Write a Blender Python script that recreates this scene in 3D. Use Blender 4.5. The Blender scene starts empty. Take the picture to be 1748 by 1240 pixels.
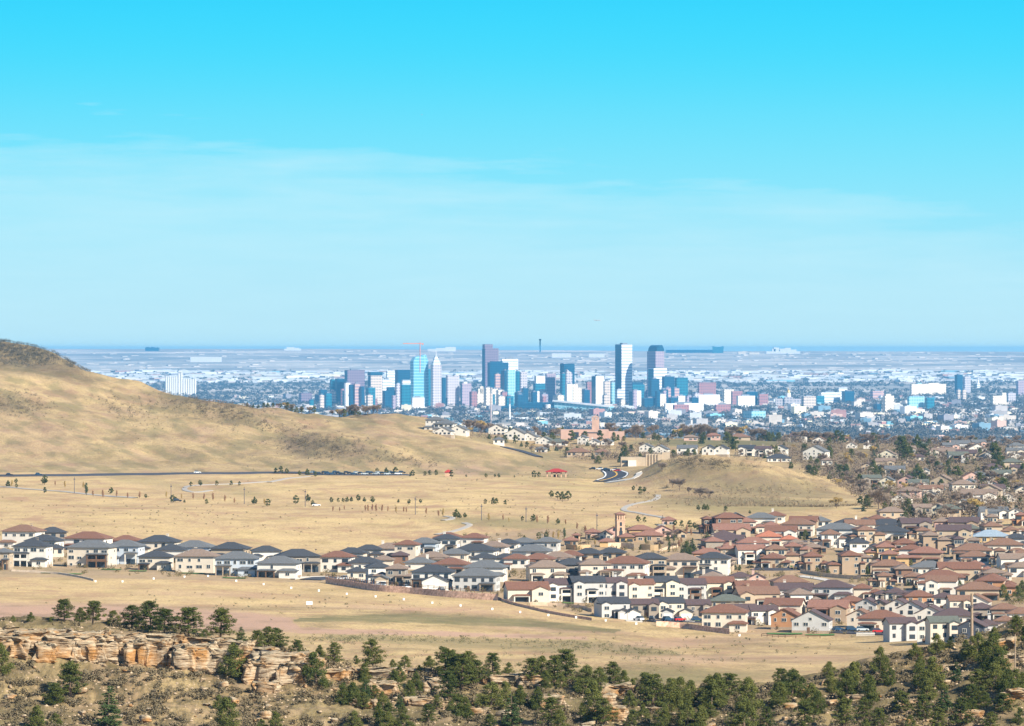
import bpy, bmesh, math, random
import numpy as np
from mathutils import Vector, Matrix

# ---------------------------------------------------------------- camera, sky, sun, exposure
EXPO = 1.05
F = 9149.0            # focal length in photo pixels (photo 1748 wide)
CX, HY = 874.0, 596.0  # centre column, eye-level row of the photo
scene = bpy.context.scene
COL = scene.collection
cam_d = bpy.data.cameras.new("camera"); cam = bpy.data.objects.new("camera", cam_d); COL.objects.link(cam)
cam_d.sensor_width = 36.0; cam_d.lens = 36.0 * F / 1748.0
cam_d.clip_start = 1.0; cam_d.clip_end = 200000.0
cam.location = (0, 0, 0)
cam.rotation_euler = (math.radians(90) - math.atan((620 - HY) / F), 0, 0)
scene.camera = cam

SUN_EL, SUN_AZ = math.radians(34), math.radians(132)   # azimuth clockwise from the view axis (+Y)
world = bpy.data.worlds.new("World"); scene.world = world; world.use_nodes = True
wt = world.node_tree; wn = wt.nodes; wl = wt.links
bg = wn["Background"]; BGS = 0.08
bg.inputs["Strength"].default_value = BGS
sky = wn.new("ShaderNodeTexSky"); sky.sky_type = 'NISHITA'; sky.sun_disc = False
sky.sun_elevation = SUN_EL; sky.sun_rotation = SUN_AZ; sky.altitude = 1900; sky.dust_density = 0.4; sky.ozone_density = 2.0

def s2l(c):
    return tuple((v / 255 / 12.92) if v / 255 <= 0.04045 else ((v / 255 + 0.055) / 1.055) ** 2.4 for v in c)

def N(nt, typ, **kw):
    n = nt.nodes.new(typ)
    for k, v in kw.items():
        if k.startswith('i_'):
            key = k[2:]
            n.inputs[int(key) if key.isdigit() else key.replace('_', ' ')].default_value = v
        else:
            setattr(n, k, v)
    return n

def math_n(nt, op, a, b=None, c=None, clamp=False):
    n = nt.nodes.new("ShaderNodeMath"); n.operation = op; n.use_clamp = clamp
    for i, v in enumerate((a, b, c)):
        if v is None: continue
        if isinstance(v, (int, float)): n.inputs[i].default_value = v
        else: nt.links.new(v, n.inputs[i])
    return n.outputs[0]

def mixc(nt, fac, a, b, mode='MIX'):
    n = nt.nodes.new("ShaderNodeMix"); n.data_type = 'RGBA'; n.blend_type = mode
    if isinstance(fac, (int, float)): n.inputs[0].default_value = fac
    else: nt.links.new(fac, n.inputs[0])
    for i, v in ((6, a), (7, b)):
        if isinstance(v, tuple): n.inputs[i].default_value = v if len(v) == 4 else (*v, 1)
        else: nt.links.new(v, n.inputs[i])
    return n.outputs[2]

def ramp(nt, fac, stops, interp='LINEAR'):
    n = nt.nodes.new("ShaderNodeValToRGB"); n.color_ramp.interpolation = interp
    e = n.color_ramp.elements
    while len(e) < len(stops): e.new(0.5)
    for el, (p, c) in zip(e, stops):
        el.position = p
        el.color = (c, c, c, 1) if isinstance(c, (int, float)) else (*c, 1)
    nt.links.new(fac, n.inputs[0])
    return n.outputs[0]

# the photographed strip of sky (0 to 4 degrees up) graded by height; Nishita above and for the light
tc = wn.new("ShaderNodeTexCoord"); sep = wn.new("ShaderNodeSeparateXYZ"); wl.new(tc.outputs["Generated"], sep.inputs[0])
Z = sep.outputs[2]; X = sep.outputs[0]
elev = math_n(wt, 'DIVIDE', Z, 0.08, clamp=True)
SB = 1.0 / BGS * 2 ** -EXPO
def sk(c): return tuple(v * SB for v in s2l(c))
RAMP_SKY = [(0.0, (190, 228, 243)), (0.12, (176, 228, 246)), (0.26, (160, 232, 252)), (0.40, (134, 230, 253)), (0.55, (104, 225, 254)), (0.68, (74, 220, 254)), (0.82, (56, 215, 255)), (1.0, (40, 200, 250))]
low = ramp(wt, elev, [(p, s2l(c)) for p, c in RAMP_SKY], 'B_SPLINE')
# thin cirrus veil under a wavy edge
mp = N(wt, "ShaderNodeMapping"); wl.new(tc.outputs["Generated"], mp.inputs[0]); mp.inputs["Scale"].default_value = (14, 1, 120)
nz = N(wt, "ShaderNodeTexNoise", i_Scale=1.0, i_Detail=6.0, i_Roughness=0.55); wl.new(mp.outputs[0], nz.inputs["Vector"])
mp2 = N(wt, "ShaderNodeMapping"); wl.new(tc.outputs["Generated"], mp2.inputs[0]); mp2.inputs["Scale"].default_value = (38, 1, 330); mp2.inputs["Rotation"].default_value = (0, 0.02, 0)
nz2 = N(wt, "ShaderNodeTexNoise", i_Scale=1.0, i_Detail=5.0, i_Roughness=0.6); wl.new(mp2.outputs[0], nz2.inputs["Vector"])
edge = math_n(wt, 'MULTIPLY_ADD', X, -0.085, 0.0345)
edge = math_n(wt, 'MULTIPLY_ADD', nz.outputs[0], 0.030, edge)
edge = math_n(wt, 'MULTIPLY_ADD', nz2.outputs[0], 0.016, edge)
edge = math_n(wt, 'SUBTRACT', edge, 0.0230)
dd = math_n(wt, 'SUBTRACT', edge, Z)
veil = ramp(wt, math_n(wt, 'MULTIPLY_ADD', dd, 70.0, 0.0, clamp=True), [(0, 0.0), (0.22, 0.45), (1.0, 1.0)])
streak = math_n(wt, 'MULTIPLY_ADD', nz2.outputs[0], 0.7, 0.28)
veil = math_n(wt, 'MULTIPLY', veil, math_n(wt, 'MULTIPLY', streak, 0.85))
lowv = mixc(wt, veil, low, s2l((196, 241, 254)))
lows = N(wt, "ShaderNodeVectorMath", operation='SCALE'); wl.new(lowv, lows.inputs[0]); lows.inputs["Scale"].default_value = SB
hi = mixc(wt, 1.0, sky.outputs[0], (0.95, 1.0, 1.05), 'MULTIPLY')
blend = ramp(wt, math_n(wt, 'MULTIPLY', Z, 4.0, clamp=True), [(0.30, 0.0), (0.9, 1.0)])
wl.new(mixc(wt, blend, lows.outputs[0], hi), bg.inputs["Color"])

sd = bpy.data.lights.new("sun", 'SUN'); sd.energy = 4.6; sd.angle = math.radians(0.53); sd.color = (1.0, 0.92, 0.78)
sun = bpy.data.objects.new("sun", sd); COL.objects.link(sun)
SUNV = Vector((math.cos(SUN_EL) * math.sin(SUN_AZ), math.cos(SUN_EL) * math.cos(SUN_AZ), math.sin(SUN_EL)))
sun.rotation_euler = SUNV.to_track_quat('Z', 'Y').to_euler()
scene.view_settings.view_transform = 'Standard'; scene.view_settings.look = 'None'
scene.view_settings.gamma = 1.0; scene.view_settings.exposure = EXPO
scene.render.engine = 'CYCLES'
scene.cycles.max_bounces = 4; scene.cycles.diffuse_bounces = 2; scene.cycles.glossy_bounces = 2
scene.cycles.transmission_bounces = 2; scene.cycles.volume_bounces = 0; scene.cycles.transparent_max_bounces = 6
scene.cycles.use_denoising = True

# ---------------------------------------------------------------- helpers
def tag(o, label=None, cat=None, group=None, kind=None):
    if label: o['label'] = label
    if cat: o['category'] = cat
    if group: o['group'] = group
    if kind: o['kind'] = kind
    return o

def empty(name, loc, rz=0.0):
    o = bpy.data.objects.new(name, None); o.empty_display_size = 0.5
    o.location = loc; o.rotation_euler = (0, 0, rz); COL.objects.link(o); return o

class MB:
    """collects quads and tris with material slots, builds ONE mesh"""
    def __init__(s): s.v = []; s.f = []; s.m = []
    def face(s, pts, m=0):
        b = len(s.v); s.v.extend([tuple(p) for p in pts]); s.f.append(tuple(range(b, b + len(pts)))); s.m.append(m)
    def box(s, x0, x1, y0, y1, z0, z1, m=0, mtop=None, bottom=False):
        b = len(s.v)
        s.v += [(x0, y0, z0), (x1, y0, z0), (x1, y1, z0), (x0, y1, z0), (x0, y0, z1), (x1, y0, z1), (x1, y1, z1), (x0, y1, z1)]
        fs = [(0, 1, 5, 4), (1, 2, 6, 5), (2, 3, 7, 6), (3, 0, 4, 7)]
        for f in fs: s.f.append(tuple(b + i for i in f)); s.m.append(m)
        s.f.append((b + 4, b + 5, b + 6, b + 7)); s.m.append(m if mtop is None else mtop)
        if bottom: s.f.append((b + 3, b + 2, b + 1, b + 0)); s.m.append(m)
    def prism(s, poly, z0, z1, m=0, mtop=None):
        b = len(s.v); n = len(poly)
        s.v += [(x, y, z0) for x, y in poly] + [(x, y, z1) for x, y in poly]
        for i in range(n):
            j = (i + 1) % n
            s.f.append((b + i, b + j, b + n + j, b + n + i)); s.m.append(m)
        s.f.append(tuple(b + n + i for i in range(n))); s.m.append(m if mtop is None else mtop)
    def tube(s, p0, p1, r0, r1, n=6, m=0, cap=True):
        p0 = Vector(p0); p1 = Vector(p1); d = (p1 - p0)
        if d.length < 1e-6: return
        q = d.to_track_quat('Z', 'Y'); b = len(s.v)
        for p, r in ((p0, r0), (p1, r1)):
            for i in range(n):
                a = 2 * math.pi * i / n
                s.v.append(tuple(p + q @ Vector((r * math.cos(a), r * math.sin(a), 0))))
        for i in range(n):
            j = (i + 1) % n
            s.f.append((b + i, b + j, b + n + j, b + n + i)); s.m.append(m)
        if cap: s.f.append(tuple(b + n + i for i in range(n))); s.m.append(m)
    def build(s, name, mats, parent=None, smooth=False, link=True):
        me = bpy.data.meshes.new(name); me.from_pydata(s.v, [], s.f)
        if not isinstance(mats, (list, tuple)): mats = [mats]
        for m in mats: me.materials.append(m)
        if len(mats) > 1: me.polygons.foreach_set('material_index', s.m)
        if smooth: me.polygons.foreach_set('use_smooth', [True] * len(s.f))
        me.update()
        o = bpy.data.objects.new(name, me)
        if link: COL.objects.link(o)
        if parent: o.parent = parent
        return o

def np_mesh(name, V, Fq, mat, parent=None, smooth=False, link=True):
    """numpy verts (n,3), faces (m,k) of one size"""
    me = bpy.data.meshes.new(name); V = np.ascontiguousarray(V, dtype=np.float32); Fq = np.ascontiguousarray(Fq, dtype=np.int32)
    k = Fq.shape[1]
    me.vertices.add(len(V)); me.vertices.foreach_set('co', V.ravel())
    me.loops.add(Fq.size); me.loops.foreach_set('vertex_index', Fq.ravel())
    me.polygons.add(len(Fq)); me.polygons.foreach_set('loop_start', np.arange(0, Fq.size, k, dtype=np.int32))
    me.polygons.foreach_set('loop_total', np.full(len(Fq), k, dtype=np.int32))
    if smooth: me.polygons.foreach_set('use_smooth', np.ones(len(Fq), dtype=bool))
    me.update(calc_edges=True)
    if mat is not None: me.materials.append(mat)
    o = bpy.data.objects.new(name, me)
    if link: COL.objects.link(o)
    if parent: o.parent = parent
    return o

def copy_tree(o, parent=None):
    c = o.copy(); COL.objects.link(c); c.parent = parent
    for ch in o.children: copy_tree(ch, c)
    return c

_ONES = "first second third fourth fifth sixth seventh eighth ninth tenth eleventh twelfth thirteenth fourteenth fifteenth sixteenth seventeenth eighteenth nineteenth".split()
def ordinal(n):
    if n <= 19: return _ONES[n - 1]
    t, u = divmod(n, 10)
    T = {2: 'twent', 3: 'thirt', 4: 'fort', 5: 'fift', 6: 'sixt', 7: 'sevent', 8: 'eight', 9: 'ninet'}[t]
    return T + 'ieth' if u == 0 else T + 'y-' + _ONES[u - 1]

QUEUE = []   # (object, photo column, look, place): labels are finished per (look, place) at the end
def queue(o, px, look, place, cat, group):
    o['category'] = cat; o['group'] = group
    QUEUE.append((o, px, look, place))
def flush_labels():
    d = {}
    for o, px, look, place in QUEUE: d.setdefault((look, place), []).append((px, o))
    for (look, place), L in d.items():
        L.sort(key=lambda t: t[0])
        for i, (px, o) in enumerate(L):
            if len(L) == 1: o['label'] = f"{look} {place}"
            else: o['label'] = f"{look} {place}, {ordinal(i + 1)} from the left"

# ---------------------------------------------------------------- materials
MATS = {}
def pmat(name, col, rough=0.85, var=0.12, scale=0.6, spec=0.3, metal=0.0, coords='Object', bump=0.0, col2=None, detail=4.0):
    if name in MATS: return MATS[name]
    m = bpy.data.materials.new(name); m.use_nodes = True; nt = m.node_tree
    b = nt.nodes["Principled BSDF"]
    b.inputs["Roughness"].default_value = rough; b.inputs["Metallic"].default_value = metal
    b.inputs["Specular IOR Level"].default_value = spec
    t = N(nt, "ShaderNodeTexCoord"); n = N(nt, "ShaderNodeTexNoise", i_Scale=scale, i_Detail=detail, i_Roughness=0.6)
    nt.links.new(t.outputs[coords], n.inputs["Vector"])
    lo = tuple(max(0, c * (1 - var)) for c in col); hi_ = tuple(c * (1 + var) for c in (col2 or col))
    c = ramp(nt, n.outputs[0], [(0.3, lo), (0.7, hi_)])
    nt.links.new(c, b.inputs["Base Color"])
    if bump:
        bp = N(nt, "ShaderNodeBump"); bp.inputs["Strength"].default_value = bump; nt.links.new(n.outputs[0], bp.inputs["Height"]); nt.links.new(bp.outputs[0], b.inputs["Normal"])
    MATS[name] = m; return m
# ---------------------------------------------------------------- terrain as a height function of (photo column, distance)
TC = np.array([-400, 0, 80, 160, 240, 320, 400, 480, 560, 640, 720, 800, 880, 960, 1020, 1080, 1140, 1190, 1300, 1400, 1480, 1560, 1650, 1748, 2150], float)
def row(d, py=None, z=None):
    if z is not None: return (d, np.full(len(TC), float(z)))
    ks = sorted(py); v = np.interp(TC, ks, [py[k] for k in ks])
    return (d, -(v - HY) * d / F)
ROWS = [
 row(1, z=-1.8), row(20, z=-4), row(100, z=-22), row(300, z=-52), row(600, z=-76), row(800, z=-76), row(850, z=-71),
 row(900, {0: 1255, 400: 1255, 1200: 1262, 1600: 1252, 1748: 1246}),
 row(925, {0: 1185, 350: 1190, 500: 1200, 700: 1210, 1200: 1225, 1400: 1220, 1600: 1182, 1748: 1150}),
 row(941, {-400: 1125, 0: 1118, 150: 1128, 350: 1142, 500: 1165, 700: 1178, 1000: 1184, 1200: 1196, 1400: 1186, 1600: 1140, 1748: 1098, 2150: 1020}),
 row(953, {-400: 1040, 0: 1072, 100: 1066, 250: 1082, 350: 1092, 450: 1108, 520: 1124, 650: 1150, 800: 1156, 1000: 1166, 1100: 1176, 1200: 1184, 1300: 1178, 1450: 1152, 1560: 1118, 1650: 1100, 1748: 1062, 2150: 980}),
 row(970, {-400: 1036, 0: 1064, 100: 1058, 250: 1074, 350: 1086, 450: 1102, 520: 1118, 650: 1144, 800: 1152, 1000: 1162, 1100: 1172, 1200: 1180, 1300: 1172, 1450: 1146, 1560: 1112, 1650: 1096, 1748: 1058, 2150: 975}),
 row(1010, {-400: 1050, 0: 1085, 250: 1100, 520: 1150, 800: 1185, 1200: 1215, 1400: 1190, 1600: 1130, 1748: 1085, 2150: 990}),
 row(1100, {-400: 1180, 0: 1190, 1000: 1230, 1400: 1220, 1600: 1200, 1748: 1180, 2150: 1150}),
 row(1300, {0: 1177, 900: 1185, 1350: 1205, 1748: 1180}),
 row(1500, {0: 1118, 900: 1125, 1350: 1144, 1748: 1115}),
 row(1700, {0: 1072, 600: 1083, 900: 1099, 1200: 1117, 1500: 1117, 1748: 1100}),
 row(1900, {0: 1036, 600: 1046, 900: 1062, 1200: 1084, 1350: 1086, 1500: 1085, 1748: 1070}),
 row(2100, {0: 1002, 300: 1004, 600: 1012, 900: 1020, 1200: 1034, 1500: 1034, 1748: 1025}),
 row(2300, {0: 964, 300: 970, 600: 977, 900: 979, 1200: 984, 1500: 984, 1748: 975}),
 row(2500, {0: 921, 300: 928, 600: 936, 900: 934, 1200: 934, 1500: 934, 1748: 926}),
 row(2750, {0: 879, 600: 882, 1200: 884, 1500: 884, 1748: 876}),
 row(3000, {-400: 850, 0: 850, 600: 853, 900: 855, 1400: 857, 1748: 848}),
 row(3200, {-400: 828, 0: 828, 400: 830, 600: 828, 900: 834, 1080: 842, 1190: 838, 1300: 836, 1400: 843, 1480: 850, 1560: 843, 1748: 835}),
 row(3330, {-400: 814, 0: 816, 600: 817, 900: 822, 1020: 830, 1060: 828, 1100: 815, 1150: 802, 1190: 797, 1250: 799, 1320: 810, 1400: 829, 1480: 842, 1560: 836, 1748: 827}),
 row(3400, {-400: 806, 0: 811, 300: 811, 600: 811, 900: 815, 1020: 823, 1055: 818, 1080: 808, 1100: 798, 1150: 786, 1190: 783, 1250: 786, 1320: 799, 1400: 822, 1480: 838, 1560: 832, 1748: 822}),
 row(3500, {-400: 795, 0: 803, 300: 805, 600: 806, 900: 811, 990: 814, 1020: 813, 1060: 809, 1100: 799, 1190: 788, 1300: 797, 1400: 820, 1480: 834, 1748: 817}),
 row(3600, {-400: 770, 0: 785, 240: 792, 400: 797, 480: 800, 560: 792, 700: 797, 800: 802, 900: 808, 1015: 803, 1060: 801, 1150: 800, 1300: 808, 1400: 815, 1748: 812}),
 row(3700, {-400: 745, 0: 762, 160: 768, 320: 780, 430: 788, 480: 786, 530: 770, 600: 768, 660: 774, 740: 788, 820: 787, 900: 795, 960: 797, 1015: 798, 1060: 797, 1200: 800, 1748: 805}),
 row(3800, {-400: 715, 0: 735, 160: 742, 320: 757, 430: 768, 490: 762, 540: 747, 600: 748, 660: 756, 740: 772, 800: 765, 860: 772, 920: 780, 970: 791, 1020: 799, 1060: 797, 1200: 795, 1748: 795}),
 row(3900, {-400: 690, 0: 708, 80: 715, 160: 722, 200: 730, 320: 735, 430: 752, 490: 750, 540: 738, 600: 736, 660: 740, 720: 744, 760: 750, 820: 762, 880: 776, 960: 790, 1020: 794, 1080: 788, 1300: 788, 1748: 788}),
 row(4000, {-400: 665, 0: 680, 80: 692, 160: 705, 220: 716, 280: 708, 340: 702, 400: 706, 450: 730, 520: 738, 600: 730, 660: 731, 720: 742, 800: 757, 880: 774, 960: 782, 1060: 778, 1300: 782, 1748: 781}),
 row(4100, {-400: 640, 0: 655, 80: 665, 160: 678, 220: 692, 280: 685, 340: 680, 400: 690, 460: 712, 520: 722, 600: 722, 660: 724, 720: 737, 800: 752, 880: 768, 960: 772, 1060: 770, 1300: 775, 1748: 774}),
 row(4200, {-400: 610, 0: 632, 60: 632, 120: 640, 180: 652, 240: 664, 300: 672, 340: 676, 400: 689, 460: 700, 520: 714, 600: 718, 660: 722, 720: 734, 800: 744, 880: 758, 960: 762, 1100: 762, 1300: 769, 1748: 768}),
 row(4280, {-400: 600, 0: 624, 60: 622, 120: 628, 180: 640, 240: 651, 300: 673, 340: 680, 400: 690, 460: 698, 520: 710, 600: 715, 660: 722, 720: 732, 800: 742, 880: 747, 960: 752, 1100: 755, 1300: 762, 1748: 766}),
 row(4450, {-400: 620, 0: 645, 120: 650, 180: 662, 240: 675, 300: 690, 400: 705, 520: 716, 590: 713, 660: 711, 720: 713, 760: 722, 800: 737, 880: 744, 1000: 748, 1200: 752, 1400: 760, 1748: 763}),
 row(4650, {-400: 600, 0: 618, 60: 624, 120: 634, 160: 650, 240: 685, 400: 712, 520: 720, 640: 720, 740: 724, 800: 738, 1000: 746, 1200: 750, 1400: 757, 1748: 761}),
 row(4900, {-400: 578, 0: 585, 30: 589, 60: 595, 100: 604, 125: 618, 150: 633, 180: 655, 300: 705, 500: 735, 640: 732, 800: 744, 1000: 747, 1200: 750, 1400: 756, 1748: 761}),
 row(5500, {-400: 600, 0: 640, 300: 740, 640: 765, 1000: 765, 1200: 765, 1400: 762, 1600: 762, 1748: 762}),
 row(6800, z=-165), row(9500, z=-234), row(20500, z=-234), row(22500, z=-232), row(26000, z=-218), row(30000, z=-194), row(35000, z=-153),
 row(40000, {0: 614, 1748: 614}), row(45500, {-400: 595.5, 0: 595.5, 500: 596, 870: 598, 1748: 601, 2150: 603}), row(46500, z=-30), row(64000, z=-235)]
RD = np.array([r[0] for r in ROWS], float); RZ = np.array([r[1] for r in ROWS])     # (R, C)

def pchip_slopes(x, y):
    h = np.diff(x); d = np.diff(y, axis=0) / h[:, None]
    m = np.zeros_like(y)
    w1 = 2 * h[1:] + h[:-1]; w2 = h[1:] + 2 * h[:-1]
    a, b = d[:-1], d[1:]
    with np.errstate(divide='ignore', invalid='ignore'):
        hm = (w1 + w2)[:, None] / (w1[:, None] / a + w2[:, None] / b)
    m[1:-1] = np.where(a * b > 0, hm, 0.0)
    m[0] = d[0]; m[-1] = d[-1]
    return m
def herm(x, y, m, xq):
    i = np.clip(np.searchsorted(x, xq) - 1, 0, len(x) - 2)
    h = x[i + 1] - x[i]; t = np.clip((xq - x[i]) / h, 0, 1)[:, None]; h = h[:, None]
    return ((1 + 2 * t) * (1 - t) ** 2) * y[i] + t * (1 - t) ** 2 * h * m[i] + t * t * (3 - 2 * t) * y[i + 1] + t * t * (t - 1) * h * m[i + 1]
# column refinement first (smooth across the view), then distance
CF = np.arange(-400, 2151, 10.0)
_m = pchip_slopes(TC, RZ.T.copy()); RZF = herm(TC, RZ.T, _m, CF).T      # (R, len CF)
SL = pchip_slopes(RD, RZF)

_rng = np.random.RandomState(7)
_perm = _rng.permutation(256); _perm = np.concatenate([_perm, _perm]); _gr = _rng.rand(512) * 2 * np.pi
def perlin(x, y):
    xi = np.floor(x).astype(int); yi = np.floor(y).astype(int); xf = x - xi; yf = y - yi
    xi &= 255; yi &= 255
    u = xf * xf * xf * (xf * (xf * 6 - 15) + 10); v = yf * yf * yf * (yf * (yf * 6 - 15) + 10)
    def g(ix, iy, dx, dy):
        a = _gr[_perm[(_perm[ix & 255] + iy) & 255]]
        return np.cos(a) * dx + np.sin(a) * dy
    n00 = g(xi, yi, xf, yf); n10 = g(xi + 1, yi, xf - 1, yf); n01 = g(xi, yi + 1, xf, yf - 1); n11 = g(xi + 1, yi + 1, xf - 1, yf - 1)
    return (n00 * (1 - u) + n10 * u) * (1 - v) + (n01 * (1 - u) + n11 * u) * v
def fbm(x, y, o=4, ridged=False):
    s = 0; a = 1.0
    for k in range(o):
        n = perlin(x * 2 ** k + 17.3 * k, y * 2 ** k - 9.1 * k)
        s = s + a * ((0.5 - np.abs(n) * 2) if ridged else n); a *= 0.5
    return s
def sstep(a, b, x):
    t = np.clip((x - a) / (b - a), 0, 1); return t * t * (3 - 2 * t)

def base_z(px, d):
    """px, d: equal-shape arrays"""
    px = np.clip(np.asarray(px, float), -399.9, 2149.9); d = np.asarray(d, float)
    ci = (px + 400) / 10.0; c0 = np.floor(ci).astype(int); cf = ci - c0
    i = np.clip(np.searchsorted(RD, d) - 1, 0, len(RD) - 2)
    h = RD[i + 1] - RD[i]; t = np.clip((d - RD[i]) / h, 0, 1)
    h00 = (1 + 2 * t) * (1 - t) ** 2; h10 = t * (1 - t) ** 2 * h; h01 = t * t * (3 - 2 * t); h11 = t * t * (t - 1) * h
    def at(c): return h00 * RZF[i, c] + h10 * SL[i, c] + h01 * RZF[i + 1, c] + h11 * SL[i + 1, c]
    return at(c0) * (1 - cf) + at(np.minimum(c0 + 1, len(CF) - 1)) * cf

def terrain(px, d):
    px = np.asarray(px, float); d = np.asarray(d, float)
    z = base_z(px, d)
    x = (px - CX) / F * d
    # foreground hogback: rubbly slope
    wf = sstep(820, 880, d) * (1 - sstep(985, 1060, d))
    z = z + wf * (fbm(x / 14, d / 9, 4) * 1.5 + fbm(x / 3.1, d / 3.1, 3) * 0.5)
    # fields, gentle
    wm = sstep(1200, 1500, d) * (1 - sstep(3300, 3600, d))
    z = z + wm * (fbm(x / 90, d / 140, 3) * 1.3) * (1 - 0.8 * sstep(1850, 1950, d) * (1 - sstep(2600, 2700, d)))
    # hills with gullies running downhill
    wh = sstep(3450, 3700, d) * (1 - sstep(5200, 6000, d)) * (1 - sstep(700, 860, px)) 
    z = z + wh * (fbm((x + 0.5 * (d - 4000)) / 130, (d - 0.5 * x) / 520, 4, True) * 6.5 + fbm(x / 45, d / 60, 3) * 1.6 - 3.0)
    wr = sstep(3150, 3350, d) * (1 - sstep(3500, 3700, d)) * sstep(1080, 1150, px) * (1 - sstep(1400, 1480, px))
    z = z + wr * fbm(x / 40, d / 60, 3, True) * 3.6
    # plains and the high ground on the horizon
    wp = sstep(24000, 30000, d) * (1 - sstep(52000, 60000, d))
    z = z + wp * fbm(x / 2600, d / 5000, 3) * 7
    return z
def tz1(px, d): return float(terrain(np.array([px]), np.array([d]))[0])
def world_at(px, d, dz=0.0): return Vector(((px - CX) / F * d, d, tz1(px, d) + dz))
def wpt(px, py, d): return Vector(((px - CX) / F * d, d, -(py - HY) / F * d))
def zxy(x, y): return float(terrain(np.array([CX + x / y * F]), np.array([y]))[0])
def hit(px, py, d0=1500.0, d1=12000.0, step=4.0):
    """first distance at which the ground fills the photo point (px, py)"""
    ds = np.arange(d0, d1, step); zz = terrain(np.full(len(ds), float(px)), ds)
    yy = HY - zz / ds * F
    k = np.nonzero(yy <= py)[0]
    return float(ds[k[0]]) if len(k) else float(ds[np.argmin(yy)])

# ---------------------------------------------------------------- ground sheet
pxs = np.concatenate([np.linspace(-6000, -460, 24), np.arange(-400, 2150, 3.0), np.linspace(2200, 7700, 24)])
ds = np.concatenate([np.array([-300.0, 1.0, 10, 30, 60, 100, 150, 220, 300, 400, 500, 600, 680, 750, 800]), np.arange(830, 895, 4), np.arange(895, 990, 0.8), np.arange(990, 1100, 5),
                     np.arange(1100, 3400, 7.0), np.arange(3400, 4960, 4.0), np.arange(4960, 9500, 60), np.geomspace(9500, 47300, 170)])
P, D = np.meshgrid(pxs, ds)
Zg = terrain(P, np.maximum(D, 1.0))
Xg = (P - CX) / F * np.maximum(D, 60.0) ; Yg = D
Vg = np.stack([Xg, Yg, Zg], -1).reshape(-1, 3)
nr, nc = P.shape
ii = (np.arange(nr - 1)[:, None] * nc + np.arange(nc - 1)[None, :]).ravel()
Fg = np.stack([ii, ii + 1, ii + nc + 1, ii + nc], -1)

# ---- painted ground cover (what grows or lies there), stored as masks
YY = HY - Zg / np.maximum(D, 1) * F     # photo row of each ground point
def blobm(px, py, cx, cy, rx, ry, soft=0.35, rot=0.0):
    u = (px - cx); v = (py - cy); c, s_ = math.cos(rot), math.sin(rot)
    a = (u * c + v * s_) / rx; b = (-u * s_ + v * c) / ry
    return 1 - sstep(1 - soft, 1 + soft, np.sqrt(a * a + b * b))
def band(px, py, d, pts, w, dmin, dmax):
    ks = np.array(pts, float); yc = np.interp(px, ks[:, 0], ks[:, 1])
    ww = np.interp(px, ks[:, 0], ks[:, 2]) if ks.shape[1] > 2 else w
    return (1 - sstep(0.6, 1.3, np.abs(py - yc) / ww)) * (px > ks[0, 0]) * (px < ks[-1, 0]) * (d > dmin) * (d < dmax)
nzA = fbm(Xg / 60, D / 60, 4); nzB = fbm(Xg / 12, D / 12, 3)
YW = YY + nzB * 4; PW = P + nzA * 14
red = np.zeros_like(P); grn = np.zeros_like(P); shr = np.zeros_like(P); pal = np.zeros_like(P)
nearF = (D > 1200) * (D < 2200)
red = np.maximum(red, nearF * band(PW, YW, D, [(-420, 1046, 20), (200, 1052, 22), (440, 1062, 17), (498, 1067, 13), (512, 1077, 4), (760, 1082, 4), (1000, 1090, 3)], 8, 1200, 2200) * 1.0)
for (cx, cy, rx, ry, r, a) in [(425, 655, 60, 10, 0.3, .35), (800, 803, 26, 9, .1, .7), (60, 745, 80, 30, .1, .22), (960, 806, 25, 5, 0, .4), (690, 740, 30, 6, .2, .25), (1290, 820, 60, 7, .1, .3), (300, 830, 80, 6, 0, .15), (1090, 868, 40, 8, .3, .35), (1240, 1092, 90, 6, 0, .5), (1130, 1100, 130, 7, -.05, .5), (1180, 1126, 110, 8, .0, .5), (1330, 1125, 150, 7, 0, .35), (950, 1075, 120, 4, .05, .45), (700, 1040, 160, 4, .03, .35), (350, 1015, 120, 4, .03, .3)]:
    red = np.maximum(red, blobm(PW, YW, cx, cy, rx, ry, .5, r) * a * (D > 1200))
grn = np.maximum(grn, band(PW, YW, D, [(505, 1058, 4), (700, 1055, 9), (900, 1064, 7), (1050, 1078, 3)], 8, 1200, 2300) * 0.9)
grn = np.maximum(grn, band(PW, YW, D, [(560, 1088, 5), (800, 1098, 8), (1000, 1104, 12), (1160, 1116, 5)], 8, 1200, 2300) * 0.55)
grn = np.maximum(grn, blobm(PW, YW, 1120, 1155, 190, 14, .5, 0) * 0.75 * (D > 1200))
for (cx, cy, rx, ry, r, a) in [(860, 893, 120, 9, .05, .6), (250, 822, 90, 8, .15, .35), (400, 835, 60, 10, .2, .3), (950, 825, 90, 9, .1, .3), (1270, 862, 150, 16, 0, .6), (1300, 830, 130, 18, .1, .5), (1190, 800, 90, 12, .0, .4), (950, 800, 40, 12, .4, .3)]:
    grn = np.maximum(grn, blobm(PW, YW, cx, cy, rx, ry, .5, r) * a * (D > 1500))
grn = np.maximum(grn, (P > 1060) * (P < 1440) * (D > 3700) * (D < 5000) * blobm(P, YY, 1220, 756, 140, 7, .3) * 1.0)
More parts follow.
